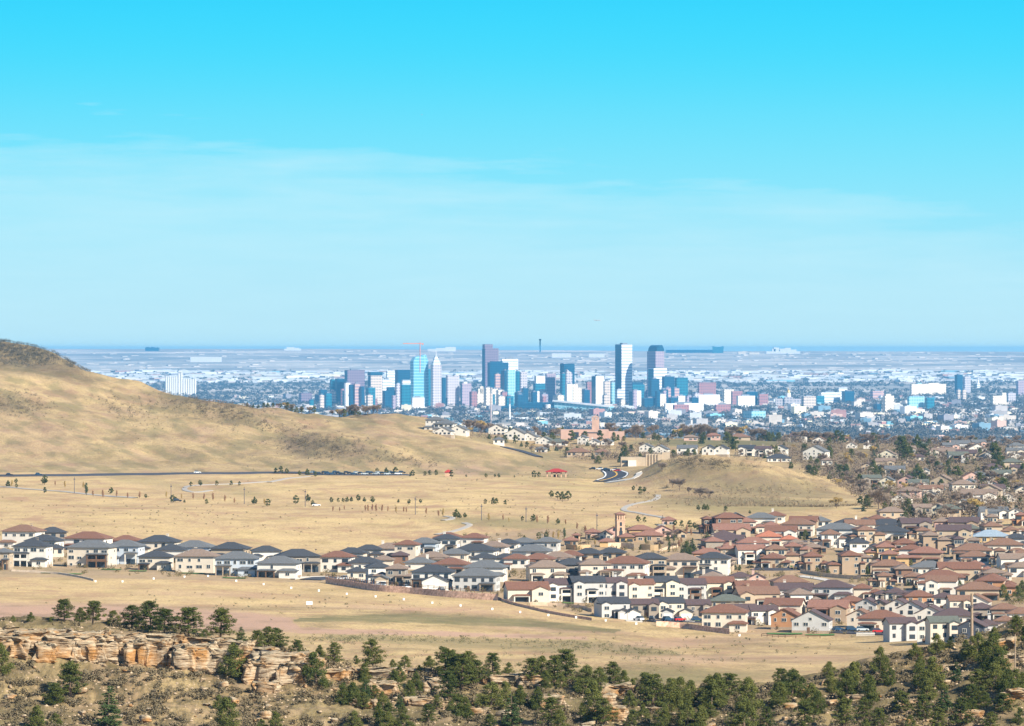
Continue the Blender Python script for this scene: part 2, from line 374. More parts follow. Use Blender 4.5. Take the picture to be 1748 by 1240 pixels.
# shrubby, darker ground on the hills and hogback
for (cx, cy, rx, ry, r, a) in [(20, 690, 70, 20, .2, .8), (370, 700, 120, 26, .15, .8), (560, 765, 90, 22, .1, .85), (40, 606, 150, 30, .3, 1.0), (1200, 795, 80, 12, .05, .8), (1230, 855, 180, 9, .05, .6), (1350, 862, 120, 8, .03, .5), (620, 790, 130, 8, .1, .35), (210, 720, 120, 14, .3, .25), (160, 660, 150, 12, .35, .3), (880, 790, 60, 7, .3, .3)]:
    shr = np.maximum(shr, blobm(PW, YW, cx, cy, rx, ry, .5, r) * a * (D > 2900))
hillm = (D > 3450) * (D < 5000) * (P < 1000); grn = np.maximum(grn, hillm * sstep(-.05, .35, fbm((P - YY * 2.6) / 45, (P * .35 + YY) / 34, 4)) * .55); shr = np.maximum(shr, hillm * sstep(.1, .45, fbm((P - YY * 2.6) / 38 + 31, (P * .35 + YY) / 30, 4)) * .5)
red = np.maximum(red, hillm * sstep(.15, .5, fbm((P - YY * 2.6) / 60 + 77, (P * .35 + YY) / 40, 4)) * .35)
fgm = (D > 820) * (D < 1010)
shr = np.maximum(shr, fgm * (1.0 + 0.2 * sstep(-.1, .3, nzB + nzA * .5)))
pal = np.maximum(pal, fgm * sstep(0.02, .35, fbm(Xg / 5 + 40, D / 5, 4)) * 0.30)
shr = np.maximum(shr, (D > 1150) * (D < 1950) * (.16 + .4 * sstep(.0, .4, fbm(P / 150 + 5, YY / 9, 3)))); shr = np.maximum(shr, blobm(PW, YW, 1270, 825, 190, 42, .3, .12) * .5 * (D > 3100) * (D < 3700))
shr = np.maximum(shr, (D > 3450) * (D < 5000) * (P < 1450) * .34)
grn = np.maximum(grn, fgm * .8 * sstep(-.2, .3, nzA))
# neighbourhoods: yards and soil instead of prairie
urb = (D > 1820) * (D < 2640) * (YY < np.interp(P, [-400, 0, 300, 560, 850, 1000, 1230, 1500, 1600, 1748, 2200], [985, 985, 990, 995, 1022, 1050, 1082, 1086, 1100, 1100, 1100])) * (YY > np.interp(P, [-400, 0, 300, 500, 800, 1000, 1200, 1500, 2200], [925, 925, 935, 950, 915, 895, 880, 875, 875]))
urb2 = sstep(2850, 3000, D) * (D < 6500) * sstep(-25, 15, P - np.interp(D, [2900, 3150, 3450, 3700, 4000], [1560, 1500, 1440, 1390, 1330]) + nzB * 30)
pal = np.maximum(pal, urb * (0.35 + .4 * sstep(-.2, .3, nzB)))
grn = np.maximum(grn, urb * sstep(.02, .2, nzB + nzA) * .8); shr = np.maximum(shr, urb * .45)
shr = np.maximum(shr, urb2 * 0.9)
# far plain: farm fields, tree-dark belts
far = sstep(8000, 10000, D)
belt = np.clip(fbm(Xg / 1800, D / 900, 3) * 2.2 + 0.55, 0, 1) * far * (1 - sstep(24000, 28000, D) * .5)
shr = np.maximum(shr, belt * 0.9 * (1 - .8 * sstep(33000, 36000, D)))
gm = np.stack([red, grn, shr, pal], -1).reshape(-1, 4).astype(np.float32)

ground_m = bpy.data.materials.new("prairie_ground"); ground_m.use_nodes = True; nt = ground_m.node_tree
bs = nt.nodes["Principled BSDF"]; bs.inputs["Roughness"].default_value = 0.95; bs.inputs["Specular IOR Level"].default_value = 0.1
geo = N(nt, "ShaderNodeNewGeometry"); at_ = N(nt, "ShaderNodeVertexColor"); at_.layer_name = "cover"
sp = N(nt, "ShaderNodeSeparateColor"); nt.links.new(at_.outputs["Color"], sp.inputs[0])
def gnoise(scale, detail=5.0, rough=0.6, sc=(1, 1, 1), dist=0.0):
    m_ = N(nt, "ShaderNodeMapping"); nt.links.new(geo.outputs["Position"], m_.inputs[0]); m_.inputs["Scale"].default_value = sc
    n = N(nt, "ShaderNodeTexNoise", i_Scale=scale, i_Detail=detail, i_Roughness=rough, i_Distortion=dist); nt.links.new(m_.outputs[0], n.inputs["Vector"]); return n.outputs[0]
n1 = gnoise(0.012, 5); n2 = gnoise(0.09, 5, .65, (1, .55, 1)); n3 = gnoise(0.9, 4, .7, (1, .35, 1)); n4 = gnoise(0.035, 5, .7, (1, .5, 1)); n5 = gnoise(0.02, 6, .75, (1, .35, 1), 1.5)
straw = ramp(nt, n1, [(0.32, (0.33, 0.22, 0.125)), (0.5, (0.47, 0.33, 0.175)), (0.66, (0.59, 0.43, 0.205))])
straw = mixc(nt, ramp(nt, n2, [(0.38, 0.0), (0.66, 0.7)]), straw, (0.59, 0.44, 0.21))
straw = mixc(nt, ramp(nt, n4, [(0.50, 0.0), (0.72, 0.6)]), straw, (0.22, 0.165, 0.065))
straw = mixc(nt, ramp(nt, n3, [(0.32, 0.65), (0.52, 0.0)]), straw, (0.24, 0.16, 0.075))
straw = mixc(nt, ramp(nt, n5, [(0.52, 0.0), (0.64, 0.75)]), straw, (0.36, 0.22, 0.13))
c = mixc(nt, math_n(nt, 'MULTIPLY', sp.outputs[0], ramp(nt, n3, [(.3, .75), (.6, 1.0)])), straw, (0.46, 0.29, 0.205))
c = mixc(nt, math_n(nt, 'MULTIPLY', sp.outputs[1], ramp(nt, n2, [(.3, .6), (.6, 1.0)])), c, (0.155, 0.145, 0.062))
shc = mixc(nt, n2, (0.075, 0.062, 0.034), (0.165, 0.125, 0.064))
c = mixc(nt, math_n(nt, 'MULTIPLY', sp.outputs[2], ramp(nt, n3, [(.35, 1.0), (.62, .55)])), c, shc)
palc = mixc(nt, gnoise(0.25, 5, .7), (0.27, 0.175, 0.11), (0.50, 0.37, 0.24))
c = mixc(nt, at_.outputs["Alpha"], c, palc)
# far farmland patches
vm = N(nt, "ShaderNodeMapping"); nt.links.new(geo.outputs["Position"], vm.inputs[0]); vm.inputs["Scale"].default_value = (1 / 900, 1 / 1600, 1)
vr = N(nt, "ShaderNodeTexVoronoi", i_Scale=1.0); vr.distance = 'CHEBYCHEV'; nt.links.new(vm.outputs[0], vr.inputs["Vector"])
vsep = N(nt, "ShaderNodeSeparateColor"); nt.links.new(vr.outputs["Color"], vsep.inputs[0])
farm = ramp(nt, vsep.outputs[0], [(0.0, (0.36, 0.34, 0.30)), (0.25, (0.50, 0.45, 0.38)), (0.5, (0.60, 0.53, 0.44)), (0.8, (0.80, 0.70, 0.60))], 'CONSTANT')
farm = mixc(nt, ramp(nt, gnoise(0.0009, 6, .6), [(.42, 0.0), (.60, 0.8)]), farm, (0.17, 0.17, 0.16))
gy = N(nt, "ShaderNodeSeparateXYZ"); nt.links.new(geo.outputs["Position"], gy.inputs[0])
c = mixc(nt, ramp(nt, math_n(nt, 'DIVIDE', gy.outputs[1], 60000.0, clamp=True), [(0.13, 0.0), (0.16, 0.75), (0.55, 0.97)]), c, farm)
nt.links.new(c, bs.inputs["Base Color"])
bp = N(nt, "ShaderNodeBump"); bp.inputs["Strength"].default_value = 0.5; bp.inputs["Distance"].default_value = 0.6
nt.links.new(n3, bp.inputs["Height"]); nt.links.new(bp.outputs[0], bs.inputs["Normal"])
ground = np_mesh("ground", Vg, Fg, ground_m, smooth=True)
ca = ground.data.color_attributes.new("cover", 'FLOAT_COLOR', 'POINT'); ca.data.foreach_set('color', gm.ravel())
tag(ground, kind="structure")
del P, D, Zg, Xg, Yg, Vg, Fg, gm, YY, nzA, nzB, YW, PW

# ---------------------------------------------------------------- haze
hb = MB(); hb.box(-9000, 9000, -400, 47500, -243, 17, bottom=True)
hz_m = bpy.data.materials.new("haze_air"); hz_m.use_nodes = True; hn = hz_m.node_tree; hn.nodes.remove(hn.nodes["Principled BSDF"])
pv = N(hn, "ShaderNodeVolumePrincipled"); pv.inputs["Color"].default_value = (0.17, 0.57, 1.0, 1); pv.inputs["Density"].default_value = 2.2e-5
pv.inputs["Anisotropy"].default_value = 0.0
hn.links.new(pv.outputs[0], [n for n in hn.nodes if n.type == 'OUTPUT_MATERIAL'][0].inputs["Volume"])
tag(hb.build("haze", hz_m), kind="stuff")
# ---------------------------------------------------------------- houses
WALLS = {'white': ('white stucco', (.64, .60, .53)), 'cream': ('cream stucco', (.57, .50, .405)), 'tan': ('tan', (.42, .33, .23)), 'taupe': ('taupe', (.27, .23, .185)),
         'grey': ('pale grey', (.45, .44, .42)), 'blue': ('blue-grey', (.45, .50, .55)), 'orange': ('orange-tan', (.42, .22, .11)), 'yellow': ('yellow ochre', (.50, .34, .16)),
         'brown': ('brown timber', (.20, .115, .075)), 'pink': ('dusty pink', (.52, .34, .28)), 'stone': ('tan stone', (.34, .25, .17)), 'slate': ('dark slate', (.06, .07, .09)), 'lemon': ('pale yellow', (.60, .54, .41))}
ROOFS = {'dark': ('charcoal', (.052, .056, .064)), 'grey': ('slate-grey', (.12, .125, .13)), 'rust': ('rust-brown tile', (.175, .088, .06)), 'red': ('bright terracotta', (.36, .14, .085)),
         'plum': ('plum-brown', (.095, .066, .066)), 'taupe': ('taupe', (.21, .155, .12)), 'brown': ('brown', (.19, .11, .075)), 'blue': ('pale blue metal', (.24, .30, .36)), 'green': ('grey-green', (.11, .12, .10)), 'terra': ('terracotta', (.23, .12, .088))}
WM = {k: pmat('wall_' + k, v[1], .9, .07, .5) for k, v in WALLS.items()}
RM = {k: pmat('roof_' + k, v[1], .85, .22, 1.6, spec=.2, detail=6) for k, v in ROOFS.items()}
TRIM = pmat('trim_paint', (.62, .58, .50), .7, .05)
GLASS = pmat('window_glass', (.035, .05, .065), .15, .3, .3, spec=.5)
DARKM = pmat('dark_bronze', (.05, .04, .035), .6, .1)
GAR = pmat('garage_paint', (.72, .69, .62), .6, .03)
PORCHW = pmat('porch_timber', (.16, .09, .05), .8, .15)
STONEC = pmat('stone_veneer', (.32, .25, .18), .95, .3, 2.5)
LAWN = pmat('lawn', (.07, .15, .03), .95, .25, .8)

def hip(mb, x0, x1, y0, y1, z, pitch=.38, ov=.75, th=.28):
    x0 -= ov; x1 += ov; y0 -= ov; y1 += ov
    w = x1 - x0; l = y1 - y0; r = min(w, l) / 2; h = r * pitch; z2 = z + th
    if w >= l: a = (x0 + r, (y0 + y1) / 2, z2 + h); b = (x1 - r, (y0 + y1) / 2, z2 + h)
    else: a = ((x0 + x1) / 2, y0 + r, z2 + h); b = ((x0 + x1) / 2, y1 - r, z2 + h)
    c = [(x0, y0, z2), (x1, y0, z2), (x1, y1, z2), (x0, y1, z2)]; e = [(x, y, z) for x, y, _ in c]
    for i in range(4): j = (i + 1) % 4; mb.face([e[i], e[j], c[j], c[i]])
    mb.face(e[::-1])
    if w >= l:
        mb.face([c[0], c[1], b, a]); mb.face([c[1], c[2], b]); mb.face([c[2], c[3], a, b]); mb.face([c[3], c[0], a])
    else:
        mb.face([c[0], c[1], a]); mb.face([c[1], c[2], b, a]); mb.face([c[2], c[3], b]); mb.face([c[3], c[0], a, b])
    return z2 + h
def gable(mb, wb, x0, x1, y0, y1, z, axis='y', pitch=.45, ov=.5, th=.25):
    """axis = direction of the ridge; also adds the gable triangles to the wall mesh wb"""
    if axis == 'y':
        h = (x1 - x0) / 2 * pitch; xm = (x0 + x1) / 2
        for y, s in ((y0, 1), (y1, -1)): wb.face([(x0, y, z), (x1, y, z), (xm, y, z + h)][::s])
        A = lambda x, y, zz: (x, y, zz); lo, hi_, p0, p1, pm = y0 - ov, y1 + ov, x0, x1, xm
    else:
        h = (y1 - y0) / 2 * pitch; ym = (y0 + y1) / 2
        for x, s in ((x0, -1), (x1, 1)): wb.face([(x, y0, z), (x, y1, z), (x, ym, z + h)][::s])
        A = lambda y, x, zz: (x, y, zz); lo, hi_, p0, p1, pm = x0 - ov, x1 + ov, y0, y1, ym
    e = ov * pitch; z0 = z + .02
    for s, pe in ((-1, p0), (1, p1)):
        q = pe + s * ov
        top = [A(q, lo, z0 - e + th), A(q, hi_, z0 - e + th), A(pm, hi_, z0 + h + th), A(pm, lo, z0 + h + th)]
        bot = [A(q, lo, z0 - e), A(q, hi_, z0 - e), A(pm, hi_, z0 + h), A(pm, lo, z0 + h)]
        mb.face(top); mb.face(bot[::-1])
        for i in range(4):
            if i == 2: continue
            j = (i + 1) % 4; mb.face([bot[i], bot[j], top[j], top[i]])
    return z + h + th

WIN_CACHE = {}
def window(parent, x, z, y, w, h, side='f', dark=False):
    """window on the front (side f, normal -y) or right side (side r, normal +x; x,y swap)"""
    w = round(w, 1); h = round(h, 1); key = (w, h, dark)
    if key not in WIN_CACHE:
        mb = MB(); fr = .12
        mb.box(-w / 2, w / 2, -.05, .05, 0, h, 0, bottom=True)
        n = 2 if w > 1.3 else 1; ww = (w - fr * (n + 1)) / n
        for k in range(n):
            a = -w / 2 + fr + k * (ww + fr); mb.box(a, a + ww, -.075, -.02, fr, h - fr, 1, bottom=True)
        o = mb.build('window', [DARKM if dark else TRIM, GLASS], link=False); WIN_CACHE[key] = o.data
    o = bpy.data.objects.new('window', WIN_CACHE[key]); COL.objects.link(o); o.parent = parent
    if side == 'f': o.location = (x, y, z)
    elif side == 'r': o.location = (y, x, z); o.rotation_euler = (0, 0, math.pi / 2)
    else: o.location = (y, x, z); o.rotation_euler = (0, 0, -math.pi / 2)
    return o
def porch(root, x0, x1, yf, depth, z0, z1, roofm, levels=1, colm=None, solid=False):
    """roofed patio or balcony stack in front of the wall plane y = yf"""
    colm = colm or TRIM; mb = MB(); n = max(2, int((x1 - x0) / 3.2) + 1)
    for i in range(n):
        xx = x0 + .25 + (x1 - x0 - .5) * i / (n - 1)
        mb.box(xx - .22, xx + .22, yf - depth, yf - depth + .44, z0 - 1.2, z1)
    mb.box(x0, x1, yf - depth - .01, yf - depth + .5, z1 - .45, z1 - .003, bottom=True)
    for l in range(1, levels):
        zz = z0 + (z1 - z0) * l / levels
        mb.box(x0 + .02, x1 - .02, yf - depth + .02, yf - .06, zz - .25, zz, bottom=True)
        mb.box(x0 + .1, x1 - .1, yf - depth - .04, yf - depth + .04, zz, zz + .9)
    mb.build('porch', colm, root)
    rb = MB(); rb_z = hip(rb, x0, x1, yf - depth, yf + .0, z1, .28, .35, .2)
    rb.build('porch_roof', roofm, root)
    db = MB(); 
    for l in range(levels):
        za = z0 + (z1 - z0) * l / levels
        db.box(x0 + .4, x1 - .4, yf - .09, yf - .03, za + .05, za + 2.45)
    db.build('patio_door_and_shade', [GLASS], root)  # dark full-width panel: patio glass that also paints the porch's shaded void

def house(x0p, x1p, yt, yb, style, wall, roof, yaw, place, rnd, d=None, name='house', cat='house', group=None, look=None):
    pxm = (x0p + x1p) / 2
    if d is None: d = hit(pxm, yb, 1750)
    W = (x1p - x0p) / F * d * 1.0; H = (yb - yt) / F * d
    ya = math.radians(yaw); dep = min(12.5, max(8.0, W * .72))
    w = max(6.5, (W - dep * abs(math.sin(ya)) * .8) / math.cos(ya))
    dep = min(dep, w * 1.1)
    g = tz1(pxm, d)
    root = empty(name, ((pxm - CX) / F * d, d + 5.5, -(yb - HY) * d / F), ya)
    zg = g - root.location.z      # ground relative to house base
    wm, rm = WM[wall], RM[roof]
    wb, rb = MB(), MB()
    pitch = .40 if style != 'gab' else .5
    hx = w / 2
    wins = []     # (x, z, y, w, h, side)
    f0 = min(-2.0, zg - 1.0)
    if style in ('hip', 'villa', 'low'):
        if style == 'villa':
            mw = w * rnd.uniform(.5, .62); off = rnd.uniform(-.15, .15) * w
            eave = max(3.0, H - min(mw, dep) / 2 * pitch - .3)
            mx0, mx1 = off - mw / 2, off + mw / 2
        else:
            eave = max(2.7, H - min(w, dep) / 2 * pitch - .3); mx0, mx1 = -hx, hx
        wb.box(mx0, mx1, 0, dep, f0, eave + .1); hip(rb, mx0, mx1, 0, dep, eave, pitch)
        if style == 'villa':
            e2 = max(2.7, eave * rnd.uniform(.5, .62)); 
            wb.box(-hx, mx0 + .5, 1.2, dep * .85, f0, e2 + .1); hip(rb, -hx, mx0 - .1, 1.2, dep * .85, e2, pitch)
            e3 = max(2.7, eave * rnd.uniform(.5, .75))
            wb.box(mx1 - .5, hx, -1.0, dep * .7, f0, e3 + .1); hip(rb, mx1 + .1, hx, -1.0, dep * .7, e3, pitch)
            wins += [((mx1 + hx) / 2, 1.0, -1.06, 1.6, 1.5, 'f'), ((-hx + mx0) / 2, 1.0, 1.14, 1.4, 1.4, 'f'), (dep * .3, 1.0, hx + .06, 1.4, 1.4, 'r')]
        n = max(2, int((mx1 - mx0) / 3.3)); two = eave > 4.6; lev = max(1, int(eave / 2.75))
        ps = rnd.random() < .85 and style != 'low'
        side = rnd.choice((-1, 1)); pw = rnd.uniform(.35, .5) * (mx1 - mx0)
        px0, px1 = ((mx0 + .3, mx0 + pw) if side < 0 else (mx1 - pw, mx1 - .3))
        for i in range(n):
            xx = mx0 + (mx1 - mx0) * (i + .5) / n
            for l in range(lev):
                zz = eave - 2.2 - l * 2.8
                inp = ps and px0 - .6 < xx < px1 + .6 and l >= (lev - 1 if lev > 1 else 0)
                if not inp and rnd.random() < .86: wins.append((xx, zz, -.06, rnd.choice((1.2, 1.6, 2.0, 2.6)), rnd.choice((1.3, 1.5, 1.7)), 'f'))
        for yy in (.3, .72):
            for l in range(lev):
                if rnd.random() < .75: wins.append((dep * yy, eave - 2.2 - l * 2.8, mx1 + .06, 1.2, 1.3, 'r'))
                if yaw > 4: wins.append((dep * yy, eave - 2.2 - l * 2.8, mx0 - .06, 1.2, 1.3, 'l'))
        if style == 'hip' and two and rnd.random() < .85:      # a lower front wing with its own little hip
            s2 = -side; ww = rnd.uniform(.3, .42) * w; a, b = ((-hx - .4, -hx + ww) if s2 < 0 else (hx - ww, hx + .4)); e2 = rnd.choice((2.9, 3.0, eave * .55))
            wb.box(a, b, -2.6, .3, f0, e2 + .1); hip(rb, a, b, -2.6, .3, e2, pitch)
            wins = [q for q in wins if not (q[5] == 'f' and a - .5 < q[0] < b + .5 and q[1] < e2 + 1.0)]
            wins.append(((a + b) / 2, 1.0, -2.66, 1.8, 1.4, 'f'))
        if ps:
            zp = max(2.7, (eave - 2.8) if lev > 1 else 2.6)
            porch(root, px0, px1, -.02, 2.6, 0, min(zp, eave - .6), rm, max(1, int(zp / 2.7)), colm=rnd.choice((wm, TRIM, STONEC, PORCHW)))
    else:
        # gabled: across ridge with front cross gables, or one gable to the front
        if style == 'gab':
            eave = max(2.8, H - w / 2 * pitch - .25); wb.box(-hx, hx, 0, dep, f0, eave); gable(rb, wb, -hx, hx, 0, dep, eave, 'y', pitch)
            lev = max(1, int(eave / 2.75)); n = max(2, int(w / 3.2))
            wins.append((0, eave - .2, -.06, 1.2, 1.2, 'f'))
        else:
            eave = max(2.8, H - dep / 2 * pitch - .25); wb.box(-hx, hx, 0, dep, f0, eave); gable(rb, wb, -hx, hx, 0, dep, eave, 'x', pitch)
            lev = max(1, int(eave / 2.75)); n = max(2, int(w / 3.2))
            gw = w * rnd.uniform(.34, .44); s2 = rnd.choice((-1, 1)); a, b = ((-hx + .1, -hx + gw) if s2 < 0 else (hx - gw, hx - .1)); ge = eave - .35
            wb.box(a, b, -1.8, .5, f0, ge); gable(rb, wb, a, b, -1.8, dep * .5, ge, 'y', pitch, .35)
            for l in range(lev): wins.append(((a + b) / 2, ge - 2.2 - 2.8 * l, -1.86, 2.0, 1.5, 'f'))
            if w > 11:
                c0, c1 = ((b + .8, min(hx - .3, b + .8 + gw * .9)) if s2 < 0 else (max(-hx + .3, a - .8 - gw * .9), a - .8))
                if c1 - c0 > 2.4:
                    porch(root, c0, c1, -.02, 2.0, 0, min(eave - .7, 5.2 if eave > 5.8 else 2.7), rm, 2 if eave > 5.8 else 1, colm=rnd.choice((wm, TRIM, PORCHW)))
        ex = [(-99, -99)] if style == 'gab' else [(a - .7, b + .7)] + ([(c0 - .5, c1 + .5)] if w > 11 and c1 - c0 > 2.4 else [])
        for i in range(n):
            xx = -hx + w * (i + .5) / n
            if any(p < xx < q for p, q in ex): continue
            for l in range(lev):
                if rnd.random() < .9: wins.append((xx, eave - 2.2 - 2.8 * l, -.06, rnd.choice((1.0, 1.4, 1.8)), 1.4, 'f'))
        for yy in (.3, .7):
            for l in range(lev): wins.append((dep * yy, eave - 2.2 - 2.8 * l, hx + .06, 1.2, 1.3, 'r'))
    wb.build('wall', wm, root); rb.build('roof', rm, root)
    dk = rnd.random() < .35
    for (a, z, b, ww, hh, s) in wins[:14]:
        if z < .25: continue
        window(root, a, z, b, ww, hh, s, dk)
    if rnd.random() < .4 and style != 'low':
        cb = MB(); cx = rnd.uniform(-.3, .3) * w; cb.box(cx - .5, cx + .5, dep * .55, dep * .55 + .9, eave, eave + rnd.uniform(2.6, 3.4)); cb.box(cx - .6, cx + .6, dep * .55 - .1, dep * .55 + 1.0, eave + 3.41, eave + 3.6, bottom=True)
        cb.build('chimney', STONEC if rnd.random() < .5 else wm, root)
    if style in ('hip', 'low', 'gab') and rnd.random() < .45:
        sb = MB(); sb.box(-hx - .07, hx + .07, -.035, dep * .9, f0 + .1, 1.0); sb.build('stone_base', STONEC, root)
    if rnd.random() < .3:
        gb = MB(); gx = rnd.uniform(-.2, .2) * w
        gb.box(gx - .5, gx + .5, -.11, -.03, .05, 2.15); gb.build('door', PORCHW, root)
    sty = {'hip': 'hip', 'villa': 'many-hipped', 'low': 'low hip', 'gab': 'gable', 'gabx': 'cross-gabled'}[style]
    lk = look or f"{WALLS[wall][0]} house, {ROOFS[roof][0].replace(' tile', '')} {sty} roof,"
    queue(root, pxm, lk, place, cat, group or "houses of the new estate")
    root['fy'] = d
    return root

def garage(x0p, x1p, yt, yb, wall, roof, place, rnd, front=GAR):
    d = hit((x0p + x1p) / 2, yb, 1750); W = (x1p - x0p) / F * d; H = (yb - yt) / F * d
    r = empty('garage', (((x0p + x1p) / 2 - CX) / F * d, d, -(yb - HY) * d / F), math.radians(rnd.uniform(-8, 8)))
    wb, rb = MB(), MB(); e = max(2.6, H * .68); wb.box(-W / 2, W / 2, 0, 6.5, -2, e); gable(rb, wb, -W / 2, W / 2, 0, 6.5, e, 'y', .45)
    wb.build('wall', WM[wall], r); rb.build('roof', RM[roof], r)
    g = MB(); g.box(-W / 2 + .6, W / 2 - .6, -.06, .0, .02, 2.4); g.build('garage_door', front, r)
    queue(r, (x0p + x1p) / 2, f"white-doored {WALLS[wall][0]} garage under a {ROOFS[roof][0]} gable", place, 'garage', 'garages by the estate road')

HL = []
def L(place, s):
    for ln in s.strip().split(';'):
        t = ln.split()
        if t: HL.append((place, t))
STY = {'h': 'hip', 'v': 'villa', 'l': 'low', 'g': 'gab', 'x': 'gabx'}
L("in the estate's front left", """-12 14 938 974 h tan grey -8; 17 80 924 969 h white dark -10; 82 106 931 956 l cream dark 5; 108 188 925 970 h cream grey -12; 176 238 924 965 h blue grey -10; 233 290 943 975 h cream dark -6; 295 366 940 979 h cream taupe -8; 364 436 944 985 h blue grey -6; 435 508 952 988 h white grey -8""")
L("in the estate's back left", """-4 64 898 938 h white brown -15; 65 114 902 932 h taupe dark 10; 37 98 915 952 h white dark -14; 104 181 910 942 h white rust -14; 186 234 916 940 h pink rust -8; 230 300 916 950 h cream dark -10; 262 314 932 962 h white dark -8; 290 360 925 955 h blue grey -10; 355 420 928 958 h tan dark -10; 429 480 934 962 h white dark 6""")
L("near the estate road bend", """472 548 940 978 h taupe dark 8; 543 600 943 978 h white rust -10; 571 622 937 962 h cream dark -8; 605 651 932 958 h cream dark -4; 592 649 953 980 h white dark -6; 592 624 970 991 l cream dark 0; 626 668 962 997 h white dark 10; 634 690 929 957 h white taupe -8; 636 703 965 1001 v taupe taupe -6; 635 670 950 974 h cream taupe -4; 669 696 943 967 l brown plum 0; 670 712 924 961 h cream rust -14; 689 739 954 974 h white grey -8""")
L("just below the straw field", """696 746 920 946 h blue grey -10; 737 782 914 944 h white dark -10; 709 762 944 966 h cream taupe -8; 735 797 955 982 h cream rust -12; 738 786 911 935 h cream rust -12; 784 829 912 936 h white rust -12; 769 846 931 962 h white dark -10; 750 798 939 964 h cream grey -6; 812 865 926 951 h white taupe -12; 844 884 922 945 h white dark -10; 870 915 920 940 h blue grey -10; 910 954 919 943 h grey grey -10; 869 938 932 958 h white grey -12; 801 847 947 974 h white dark -8; 840 882 947 974 h white dark -8; 858 901 948 975 h white rust -10; 890 945 947 970 h tan rust -8; 922 976 944 965 h white taupe -8; 950 994 942 962 h white rust -10; 977 1028 938 962 h tan dark -8; 1018 1066 937 960 h tan dark -8""")
L("in the long central row", """700 772 967 1006 h white dark -6; 770 849 973 1011 h grey grey -8; 789 862 959 994 h white grey -8; 902 969 959 996 h cream taupe 8; 949 1008 956 991 h taupe dark 8; 990 1044 956 994 h cream taupe 6; 1027 1105 952 995 h white rust -10; 1085 1140 946 989 h tan dark 6; 1129 1194 947 989 h cream taupe -6; 1186 1246 945 988 h white dark -8; 1186 1231 974 996 l tan dark 0""")
L("in the gabled row", """864 941 995 1030 x cream rust 8; 931 990 989 1029 x white plum 8; 975 1037 985 1031 x grey dark 10; 1023 1073 987 1029 x grey plum 10; 1069 1121 990 1028 x cream rust 12; 1104 1162 985 1027 x lemon dark 10; 1149 1209 989 1029 x grey plum 8; 1195 1258 986 1028 x lemon rust 8; 1257 1317 993 1031 x orange rust 8; 1320 1389 997 1030 x white plum -8; 1385 1456 993 1030 h grey plum -8; 1321 1383 985 1008 h tan brown 8; 1247 1284 979 998 l white plum 0; 1280 1308 981 999 g pink plum 0""")
L("lowest, near the dry field", """1021 1080 1021 1057 x grey dark 14; 1076 1127 1024 1057 x taupe plum 8; 1117 1172 1021 1058 x cream dark 12; 1172 1216 1025 1054 x taupe plum 8; 1213 1273 1018 1047 l tan green 0; 1197 1276 1035 1080 h cream rust -6; 1240 1297 1033 1069 x white plum 8; 1282 1331 1035 1069 x white plum 8; 1302 1372 1023 1054 x cream rust -12; 1314 1366 1040 1077 g orange rust -14; 1350 1420 1043 1083 g grey plum -10; 1382 1421 1028 1054 x white plum 4; 1417 1456 1029 1057 g cream dark -12; 1444 1491 1041 1074 g cream brown -14; 1458 1501 1022 1052 g grey plum -16; 1483 1520 1024 1052 g tan plum -16; 1508 1558 1023 1053 g white plum -18; 1529 1584 1027 1059 g white plum -18; 1464 1544 1045 1079 h cream rust -8; 1517 1571 1056 1096 x grey plum 12; 1567 1603 1057 1099 g white plum -4; 1588 1642 1054 1100 x cream green 8; 1634 1686 1058 1099 g slate plum -14; 1675 1706 1060 1090 h grey plum 6; 1700 1736 1054 1087 h cream brown -6; 1549 1591 1036 1058 g cream rust -14; 1560 1617 1039 1062 g white plum -16; 1595 1669 1046 1066 l white plum -6; 1622 1661 1018 1051 x cream brown 6; 1640 1693 1018 1041 g white brown -12; 1660 1703 1032 1062 h taupe plum 6; 1695 1742 1033 1062 h taupe brown 0; 1581 1637 1014 1045 v white plum -6; 1547 1598 1011 1033 h orange rust 6; 1494 1557 1006 1028 v white plum -6; 1451 1507 999 1026 v cream rust -4; 1435 1477 1020 1041 h orange rust 0; 1725 1775 1040 1075 h white brown 0""")
L("among the right-hand villas", """1569 1649 976 1009 h white rust -4; 1653 1739 983 1019 v orange rust -8; 1486 1531 979 1004 v tan brown 6; 1516 1571 966 996 v brown taupe 4; 1542 1586 980 1002 v tan brown -4; 1556 1619 960 982 h white grey -4; 1616 1653 957 987 v stone taupe 0; 1641 1691 943 967 h white brown -4; 1645 1695 959 985 v cream terra -4; 1672 1730 972 994 v cream taupe -4; 1695 1725 937 967 v tan brown 0; 1722 1762 941 964 v pink brown 0; 1725 1770 962 988 h white taupe 0; 1480 1541 928 957 v yellow terra 4; 1535 1577 932 960 h white rust -8; 1498 1554 941 970 v yellow terra -4; 1458 1503 947 982 v tan taupe 4; 1570 1625 909 945 v stone taupe 6; 1622 1656 917 948 v stone plum 6; 1648 1686 919 946 v tan taupe -4; 1663 1727 907 931 h yellow blue 0; 1715 1758 913 940 h white dark -6; 1674 1731 925 947 v pink brown 0; 1636 1691 897 917 v tan green 0; 1553 1601 901 922 v tan brown 4; 1604 1641 904 920 v cream brown 0; 1507 1572 922 940 v brown rust 0; 1445 1510 920 946 v white dark 4""")
